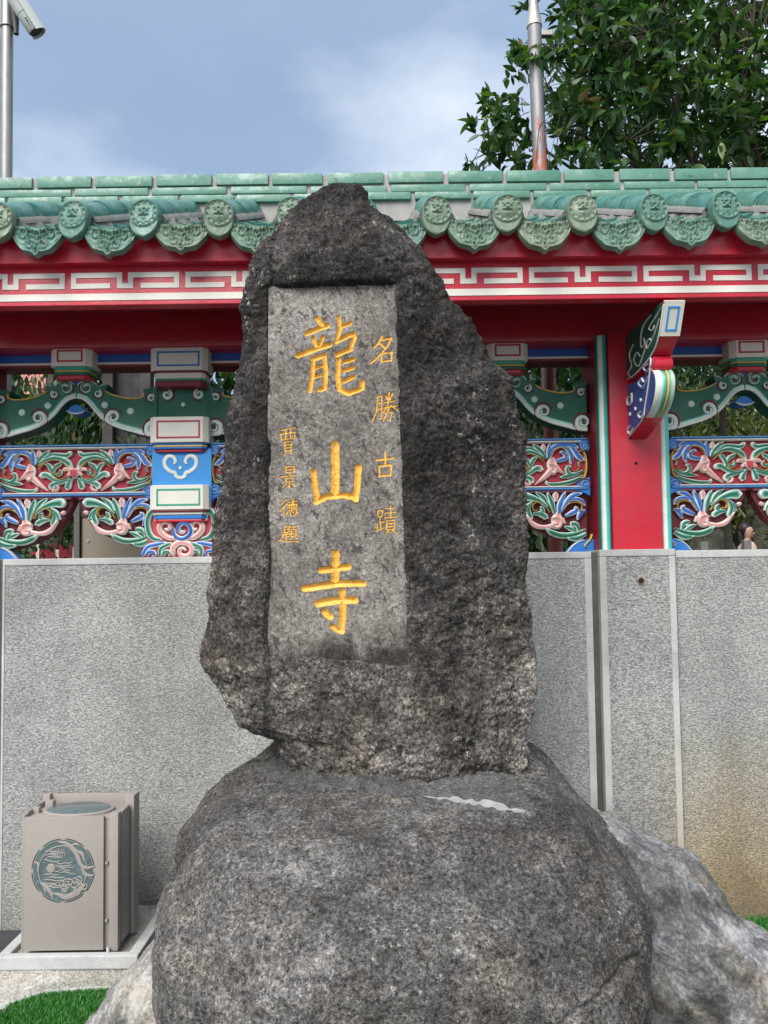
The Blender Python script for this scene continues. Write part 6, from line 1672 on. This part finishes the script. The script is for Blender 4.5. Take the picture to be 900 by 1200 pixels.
def shrub(name, label, cat, x, y, h, r, n, lsz, seed, group=None, cols=GRN, pr=(.3, .3, .2, .12, .06, .02), z0=None):
    r_ = np.random.RandomState(seed); zb = bank_z(x, y) if z0 is None else z0
    e = empty(name, (x, y, zb)); setp(e, label, cat, group)
    u = r_.normal(size=(n, 3)); u /= np.linalg.norm(u, axis=1)[:, None]
    q_ = u * (r_.uniform(.35, 1, n) ** .5 * (1 + .35 * fbm(u * 1.0 + seed, 2.2, 3)))[:, None] * np.array((r, r, h * .5)) + np.array((0, 0, h * .52))
    q_ = q_[q_[:, 2] > 0.05]; u = u[:len(q_)]; n2 = len(q_)
    T4, F4 = leaf_template(4, 0.42, .2, .1)
    V_ = scatter(q_, q_ - np.array((0, 0, h * .4)) + r_.normal(0, .5 * r, (n2, 3)), r_.uniform(lsz * .7, lsz * 1.4, n2), T4, r_)
    link('foliage', leaf_mesh('foliage', V_, cols[r_.choice(6, n2, p=pr)] * r_.uniform(.6, 1.2, (n2, 1)), F4), e)['kind'] = 'stuff'
    for k in range(3):
        a = r_.uniform(0, 6.28); MB().tube([(0, 0, -.1), (.12 * r * math.cos(a), .12 * r * math.sin(a), h * .35), (.4 * r * math.cos(a), .4 * r * math.sin(a), h * .75)], [.05, .035, .012], 7).build('stem', M_bark, e, None, True)
    return e
k_ = 0
for (x, y, h, r_h) in ((-4.6, 9.4, 5.2, 1.25), (-3.3, 10.0, 5.0, 1.3), (-2.1, 9.3, 4.4, 1.2), (-0.9, 9.9, 4.8, 1.3), (0.4, 9.6, 4.7, 1.3), (1.6, 9.9, 5.0, 1.3), (2.7, 11.2, 4.9, 1.3), (4.0, 16.5, 4.5, 1.7), (6.4, 17.5, 4.4, 1.8), (8.6, 17.0, 4.5, 1.8), (11.0, 17.8, 4.4, 1.9), (5.2, 21, 5.0, 2.2), (9.0, 22, 5.0, 2.3)):
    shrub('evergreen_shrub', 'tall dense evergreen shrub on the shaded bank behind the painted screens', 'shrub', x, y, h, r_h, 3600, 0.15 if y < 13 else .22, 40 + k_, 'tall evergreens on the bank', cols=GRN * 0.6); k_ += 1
BRT = GRN * 1.15
for (x, y, h, r_h, lb) in ((-2.62, 6.0, 3.25, 0.42, 'bright green leafy shrub seen under the blue rail above the arched beam'), (-2.75, 8.1, 1.9, 0.5, 'low bright shrub behind the red railing'), (-2.2, 7.2, 2.75, .55, 'mid green shrub filling the arch next to the white block post')):
    shrub('leafy_shrub', lb, 'shrub', x, y, h, r_h, 3200, 0.062, 70 + k_, cols=BRT); k_ += 1
for (x, y, h, r_h) in ((5.2, 14.2, 4.3, 1.2), (6.6, 13.8, 4.2, 1.2), (8.0, 14.6, 4.4, 1.2)):
    shrub('clipped_shrub', 'olive green shrub seen through the arch beyond the red column', 'shrub', x, y, h - .2, r_h, 3600, 0.13, 90 + k_, 'shrubs beyond the red column', cols=np.array([(0.06, .085, .025), (.09, .12, .03), (.13, .15, .04), (.05, .06, .02), (.18, .19, .06), (.1, .08, .03)])); k_ += 1

# ================================================================ GARDEN THINGS BEHIND THE SCREENS
M_cream = paint('cream_board', (0.52, 0.47, 0.36), 0.6, 0.15); M_gpost = paint('grey_post', (0.22, 0.215, 0.20), 0.6, 0.3)
def at(px, py, Y): return W(px, py, Y)
nbp = at(150, 640, 5.0); nb = empty('notice_board', (nbp.x, 5.0, 0.1)); setp(nb, 'plain cream board on a grey post behind the carved arch', 'board')
NO = -nb.location
a, b = at(95, 606, 5.0), at(212, 606, 5.0)
MB().box(a.x, b.x, 5.0, 5.03, 1.2, a.z, bev=.003).build('board', M_cream, nb, NO)
MB().box(at(88, 600, 5.0).x, at(94.4, 600, 5.0).x, 4.98, 5.04, 0.05, at(90, 590, 5).z).build('post', M_gpost, nb, NO)
MB().box(b.x + .003, b.x + .04, 4.98, 5.04, 0.05, at(210, 590, 5).z).build('post', M_gpost, nb, NO)
MB().box(at(94.6, 600, 5.0).x, b.x, 4.99, 5.035, a.z + .002, at(95, 600, 5).z).build('top_rail', paint('brown_rail', (0.15, 0.11, 0.08), .6, .3), nb, NO)
sc_ = at(103.5, 634, 5.0); MB().lathe([(.0001, -.006), (.008, -.005), (.010, 0)], (sc_.x, 5.0, sc_.z), 'y', 10).build('screw_cap', M_white, nb, NO)
rp = at(60, 645, 5.8); rl_ = empty('red_railing', (rp.x, 5.8, 0.2)); setp(rl_, 'red and white railing seen low through the carved arch', 'railing')
RO = -rl_.location
for k, px_ in enumerate((44, 50, 55, 59, 63, 67, 71, 75, 79, 83, 87)):
    p_ = at(px_, 638 + (k % 3) * 3, 5.8); MB().box(p_.x - .012, p_.x + .012, 5.8, 5.82, 0.2, p_.z).build('baluster', M_dred if k % 5 else M_white, rl_, RO)
p_ = at(60, 648, 5.8); MB().box(at(36, 640, 5.8).x, at(88, 640, 5.8).x, 5.805, 5.815, p_.z - .012, p_.z + .012).build('rail', M_red, rl_, RO)
# small pavilion with a grey wall and a pink-red tiled roof
pvx = at(150, 450, 7.6); pav = empty('garden_pavilion', (pvx.x, 7.8, bank_z(pvx.x, 7.8))); setp(pav, 'grey walled garden pavilion with pinkish red tiled roof behind the left screen', 'pavilion')
VO = -pav.location
MB().box(at(131, 450, 7.6).x, at(169, 450, 7.6).x, 7.6, 7.9, 0.3, at(150, 405, 7.6).z).build('wall', paint('pav_grey', (0.025, 0.025, 0.027), .7, .3), pav, VO)
for px_ in (10, 62, 128, 172): 
    c_ = at(px_, 450, 7.55); MB().box(c_.x - .05, c_.x + .05, 7.5, 7.62, 0.3, at(px_, 400, 7.6).z).build('post', paint('pav_dark', (0.03, 0.026, 0.024), .6, .2) if 'pav_dark' not in bpy.data.materials else bpy.data.materials['pav_dark'], pav, VO)
rz0, rz1 = at(25, 457, 8.4).z, at(25, 425, 9.0).z
M_ptile = paint('pav_tile', (0.50, 0.22, 0.18), .6, .3)
for k, px_ in enumerate(range(-6, 60, 6)):
    x_ = at(px_, 450, 8.4).x
    MB().tube([(x_, 8.4, rz0), (x_, 9.0, rz1 + .2)], [.03, .03], 8).build('roof_tile', M_ptile, pav, VO, True)
MB().prism([(8.38, rz0 - .05), (9.0, rz1 + .16), (9.6, rz1 - .4), (9.0, rz1 - .45)], at(-8, 450, 8.4).x, at(58, 450, 8.4).x, 'yzx').build('roof', M_ptile, pav, VO)
# rocks, posts, tree trunk and pole beyond the column
M_mossy = rock('mossy_rock', (0.03, 0.03, 0.022), (0.085, 0.085, 0.062), (0.17, 0.165, 0.13), .7, .6, .8, (0.08, 0.10, 0.03), .6)
def lump_rock(name, label, c, r, seed, mat, group=None):
    bm = bmesh.new(); bmesh.ops.create_icosphere(bm, subdivisions=5, radius=1.0)
    V = np.array([v.co[:] for v in bm.verts]); F = np.array([[v.index for v in f.verts] for f in bm.faces]); bm.free()
    V2 = V * (1 + .22 * fbm(V + seed, 1.2, 3) + .08 * ridged(V + seed, 3.4, 4))[:, None] * np.array(r)
    o = link(name, mesh_np(name, V2, F, mat), None, c); setp(o, label, 'rock', group); return o
c_ = at(834, 634, 9.0); lump_rock('garden_rock', 'low mossy green garden rock beyond the wall, right of the red column', (c_.x, 9.0, 1.76), (.26, .3, .40), 3, M_mossy)
c_ = at(893, 600, 13.3); lump_rock('garden_rock', 'tall upright mossy rock behind the person', (c_.x, 13.3, 1.75), (.42, .4, 1.15), 8, M_mossy)
for px_, zz_, lb_ in ((824, 635, 'short grey stone post beside the low mossy garden rock'), (874.5, 633, 'short grey stone post in front of the person')):
    q_ = at(px_, zz_, 7.4); po = MB().box(-.035, .035, -.035, .035, 0, q_.z - bank_z(q_.x, 7.4), bev=.006).build('garden_post', M_gpost, None, (q_.x, 7.4, bank_z(q_.x, 7.4)))
    setp(po, lb_, 'post', 'grey garden posts')
q_ = at(852.5, 600, 8.4); o = MB().tube([(0, 0, 0), (.02, 0, 1.2), (-.02, 0.05, 2.4), (.05, .1, 3.4)], [.05, .045, .04, .03], 9).build('trunk', M_bark, None, None, True)
yt = empty('young_tree', (q_.x, 8.4, bank_z(q_.x, 8.4))); setp(yt, 'thin young tree with a bare trunk beyond the red column', 'tree'); o.parent = yt
r_ = np.random.RandomState(77); nq = 1200; uq = r_.normal(size=(nq, 3)) * np.array((.5, .4, .35)) + np.array((0, .1, 3.6))
T4, F4 = leaf_template(4, .42, .2, .1)
link('crown', leaf_mesh('crown', scatter(uq, r_.normal(size=(nq, 3)), r_.uniform(.07, .13, nq), T4, r_), GRN[r_.choice(4, nq)], F4), yt)['kind'] = 'stuff'
a, b = at(854, 580, 8.2), at(873, 606, 8.2); ext = (b - a) * 1.0
o = MB().tube([Vector((0, 0, 0)), ext], [.012, .014], 8).build('bamboo_pole', paint('bamboo', (0.34, 0.27, 0.13), .5, .3), None, a, True); setp(o, 'slanting tan bamboo pole beside the thin young tree', 'pole')

# ================================================================ PERSON
M_skin = paint('skin', (0.52, 0.31, 0.23), .55, 0.03, .4, bumpk=.02); M_hair = paint('hair', (0.018, 0.014, 0.013), .45, .1); M_top = paint('top_cloth', (0.62, 0.44, 0.36), .85, .1); M_skirt = paint('skirt_cloth', (0.10, 0.10, 0.13), .85, .1)
hd = at(875, 626, 12.0); hz_ = hd.z; gz_ = hz_ - 1.50
per = empty('person', (hd.x, 12.0, gz_), R(-42)); setp(per, 'person with long dark hair in a pale sleeveless top beyond the wall', 'person')
def skin_body(name, verts, edges, rad, mat, parent, root=0, sub=2):
    me = bpy.data.meshes.new(name); me.from_pydata(verts, edges, []); me.update(); me.materials.append(mat)
    o = link(name, me, parent)
    md_ = o.modifiers.new('skin', 'SKIN'); md_.use_smooth_shade = True
    for k, r__ in enumerate(rad):
        me.skin_vertices[0].data[k].radius = r__ if hasattr(r__, '__len__') else (r__, r__)
        me.skin_vertices[0].data[k].use_root = (k == root)
    s = o.modifiers.new('sub', 'SUBSURF'); s.levels = sub; s.render_levels = sub; return o
bvs = [(0, 0, .92), (0, 0, 1.08), (0, 0, 1.25), (0, .0, 1.36), (.01, 0, 1.42), (.02, 0, 1.475), (.022, 0, 1.56), (.015, 0, 1.62), (0, -.17, 1.33), (.02, -.21, 1.07), (.10, -.20, .86), (.13, -.2, .78), (0, .17, 1.33), (-.02, .21, 1.07), (.06, .21, .85), (.08, .21, .77), (.0, -.09, .86), (.02, -.09, .48), (-.01, -.09, .08), (.10, -.09, .03), (.0, .09, .86), (.06, .09, .48), (.02, .09, .08), (.13, .09, .03)]
bes = [(0, 1), (1, 2), (2, 3), (3, 4), (4, 5), (5, 6), (6, 7), (3, 8), (8, 9), (9, 10), (10, 11), (3, 12), (12, 13), (13, 14), (14, 15), (0, 16), (16, 17), (17, 18), (18, 19), (0, 20), (20, 21), (21, 22), (22, 23)]
brd = [(.10, .14), (.085, .11), (.09, .13), (.06, .09), (.038, .036), (.080, .066), (.098, .082), (.07, .06), .045, .034, .027, .03, .045, .034, .027, .03, .08, .052, .035, .03, .08, .052, .035, .03]
skin_body('body', bvs, bes, brd, M_skin, per)
MB().lathe([(.128, 0.98), (.12, 1.08), (.14, 1.22), (.135, 1.30), (.10, 1.365), (.07, 1.385)], (0, 0, 0), 'z', 20).build('top', M_top, per, None, True)
sk = MB().lathe([(.26, .42), (.20, .7), (.15, .92), (.13, 1.0)], (0, 0, 0), 'z', 20).build('skirt', M_skirt, per, None, True)
hm = MB()
for (cx_, cz_, ra, rb_, rc_) in ((-.030, 1.575, .100, .094, .112), (-.080, 1.43, .052, .092, .21)):
    V = []; F = []
    for i in range(11):
        ph = math.pi * i / 10
        for j in range(16):
            th = 2 * math.pi * j / 16; V.append((cx_ + ra * math.sin(ph) * math.cos(th), rb_ * math.sin(ph) * math.sin(th), cz_ + rc_ * math.cos(ph)))
    for i in range(10):
        for j in range(16): F.append((i * 16 + j, i * 16 + (j + 1) % 16, i * 16 + 16 + (j + 1) % 16, i * 16 + 16 + j))
    hm.add(V, F)
hm.build('hair', M_hair, per, None, True)
fm = MB()
for s in (-1, 1):
    fm.lathe([(.0001, -.006), (.009, -.003), (.010, .003), (.0001, .006)], (.098, s * .03, 1.535), 'x', 10)
fm.build('eyes', M_hair, per, None, True)
MB().prism([(.09, 1.535), (.122, 1.50), (.09, 1.49)], -.011, .011, 'xzy').build('nose', M_skin, per, None, True)
MB().lathe([(.0001, -.006), (.022, -.002), (.022, .002), (.0001, .006)], (.09, 0, 1.465), 'x', 10).build('mouth', paint('lips', (.42, .12, .11), .5, 0), per, None, True)

# ================================================================ POLES
def metal(name, col, rough=0.42, rust=None):
    m, nt, N, L, b = newmat(name); p = geo_pos(N)
    r = ramp(N, [(0.3, tuple(c * .7 for c in col)), (0.7, col)]); L.new(noise(N, L, mapping(N, L, p, scale=(30, 30, 6)), 1, 6, .65), r.inputs['Fac']); c = r.outputs['Color']
    b.inputs['Metallic'].default_value = 0.85; b.inputs['Roughness'].default_value = rough
    if rust:
        s = N.new('ShaderNodeSeparateXYZ'); L.new(p, s.inputs['Vector'])
        g1 = N.new('ShaderNodeMapRange'); g1.inputs['From Min'].default_value = rust[1]; g1.inputs['From Max'].default_value = rust[0]; L.new(s.outputs['Z'], g1.inputs['Value'])
        k = ramp(N, [(0.50, 0.0), (0.54, 1.0)]); L.new(math_(N, L, 'ADD', noise(N, L, mapping(N, L, p, scale=(22, 22, 7)), 1, 6, .7), math_(N, L, 'MULTIPLY', math_(N, L, 'SUBTRACT', g1.outputs['Result'], .75), .35)), k.inputs['Fac'])
        c = mixc(N, L, k.outputs['Color'], c, (0.36, 0.10, 0.07)); L.new(math_(N, L, 'MULTIPLY', math_(N, L, 'SUBTRACT', 1.0, k.outputs['Color']), .85), b.inputs['Metallic'])
    L.new(c, b.inputs['Base Color']); return m
YPO = 5.0
f1, f2 = W(626.5, 40, YPO), W(632.8, 195, YPO)
dirp = (f1 - f2) / (f1.z - f2.z)
base = f2 - dirp * (f2.z - 0.1)
def fp(z): return base + dirp * (z - 0.1)
fl = empty('flag_pole', base); setp(fl, 'tall silver steel pole with peeling red paint in front of the tree', 'pole')
FO = -fl.location
zc = W(628, 32, YPO).z; zc2 = W(628, 14, YPO).z; rb = 8.3 * YPO / FPX; rt = 5.6 * YPO / FPX
M_pole = metal('pole_steel', (0.30, 0.30, 0.31), 0.62, (W(630, 190, YPO).z, W(630, 95, YPO).z))
MB().tube([fp(0.05), fp(2.5), fp(zc)], [rb * 1.05, rb * 1.02, rb], 20).build('lower_tube', M_pole, fl, FO, True)
MB().tube([fp(zc + .001), fp(zc + .015), fp(zc2), fp(zc2 + .03)], [rb * 1.12, rb * 1.10, rt * 1.12, rt * 1.08], 20).build('reducer', metal('reducer_steel', (.60, .55, .48), .5), fl, FO, True)
MB().tube([fp(zc2 + .031), fp(zc2 + 1.3)], [rt, rt * .9], 18).build('upper_tube', metal('upper_steel', (.5, .5, .5), .45), fl, FO, True)
q_ = W(642, 40, YPO); MB().box(q_.x - .045, q_.x + .03, YPO - .02, YPO + .02, q_.z - .018, q_.z + .018, bev=.004).build('clamp', metal('clamp_steel', (.34, .32, .30), .5), fl, FO)
M_wire = paint('wire', (0.03, 0.03, 0.03), .6, .1)
for L_ in ([(643, 62), (640, 85), (641, 105), (655, 110), (656, 135), (650, 160), (645, 185)], [(622, 62), (622, 90), (628, 60)], [(640, 105), (648, 128), (640, 160), (646, 195)], [(641, 140), (632, 150), (628, 190)]):
    MB().tube([Vector(p) for p in catmull([tuple(W(a, b, YPO - .05)) for a, b in L_], 24)], .0022, 5).build('wire', M_wire, fl, FO)
# camera pole at the left
YCP = 4.9
c1, c2 = W(8.6, 40, YCP), W(7.6, 205, YCP); dr = (c1 - c2) / (c1.z - c2.z)
def cp(z): return c2 + dr * (z - c2.z)
cpo = empty('camera_pole', cp(0.1)); setp(cpo, 'grey steel pole that carries the surveillance camera', 'pole')
CO = -cpo.location; zj = W(8, 33, YCP).z; r1 = 6.6 * YCP / FPX
MB().tube([cp(0.05), cp(2.5), cp(zj)], [r1, r1, r1], 18).build('pole_tube', metal('cam_pole_steel', (.34, .335, .33), .55), cpo, CO, True)
MB().tube([cp(zj + .001), cp(zj + .03), cp(zj + .45)], [r1 * 1.25, r1 * 1.12, r1 * .95], 18).build('pole_sleeve', metal('sleeve_steel', (.30, .30, .29), .45), cpo, CO, True)
q_ = W(-1.0, 100, YCP + .08); o = MB().tube([(0, 0, 0), (0, 0, 7.0)], [.02, .02], 10).build('thin_pole', metal('thin_steel', (.6, .62, .6), .5), None, (q_.x, YCP + .08, 0.0), True); setp(o, 'thin pale pole close behind the camera pole', 'pole')
cc0, cc1 = W(15, -6, YCP - .09), W(42.0, 37, YCP - .02)
cctv = empty('surveillance_camera', cc0); setp(cctv, 'pale grey bullet surveillance camera under a hood on the steel pole', 'camera')
AX = (cc1 - cc0); LN = AX.length; AXn = AX.normalized(); rc = 9.6 * YCP / FPX
M_cam = paint('camera_shell', (0.50, 0.54, 0.51), .4, .1); M_camd = paint('camera_dark', (0.045, 0.06, 0.06), .4, .1)
def cpt(t): return AX * t
MB().tube([cpt(0), cpt(.5), cpt(.96), cpt(1.0)], [rc * .92, rc * .95, rc * .95, rc * .86], 22).build('housing', M_cam, cctv, None, True)
MB().tube([cpt(1.0) + AXn * .001, cpt(1.0) + AXn * .006], [rc * .8, rc * .74], 22).build('lens_window', M_camd, cctv, None, True)
MB().tube([cpt(.42), cpt(.50)], [rc * .99, rc * .99], 22).build('band', M_cam, cctv, None, True)
side = AXn.cross(Vector((0, 0, 1))).normalized(); upc = side.cross(AXn).normalized()
V = []; F = []
for t in (-.05, 1.06):
    for j in range(13):
        th = R(-15 + 210 * j / 12)
        for rr2 in (rc * 1.10, rc * 1.18): V.append(cpt(t) + (side * math.cos(th) + upc * math.sin(th)) * rr2)
for j in range(12):
    a = j * 2; b = 26 + j * 2
    F += [(a, a + 2, b + 2, b), (a + 1, b + 1, b + 3, a + 3), (a, a + 1, a + 3, a + 2), (b, b + 2, b + 3, b + 1)]
F += [(0, 26, 27, 1), (24, 25, 51, 50)]
MB().add(V, F).build('hood', M_cam, cctv)
st = cpt(.86) + side * (-rc * .35) + Vector((0, -rc * .86, -.004))
for k in range(2): MB().box(-.006, .004, -.006, .004, -.006, .002).build('print_mark', M_camd, cctv, cpt(.84 - k * .06) + (-upc * .25 + Vector((0, -1, 0)) * .92) * rc + side * .012)
bkt = [Vector(W(a, b, YCP + .0)) - cctv.location for a, b in ((14, -3), (18, 22), (19, 40))]
MB().tube(bkt, [.03, .024, .016], 12).build('bracket', M_camd, cctv, None, True)
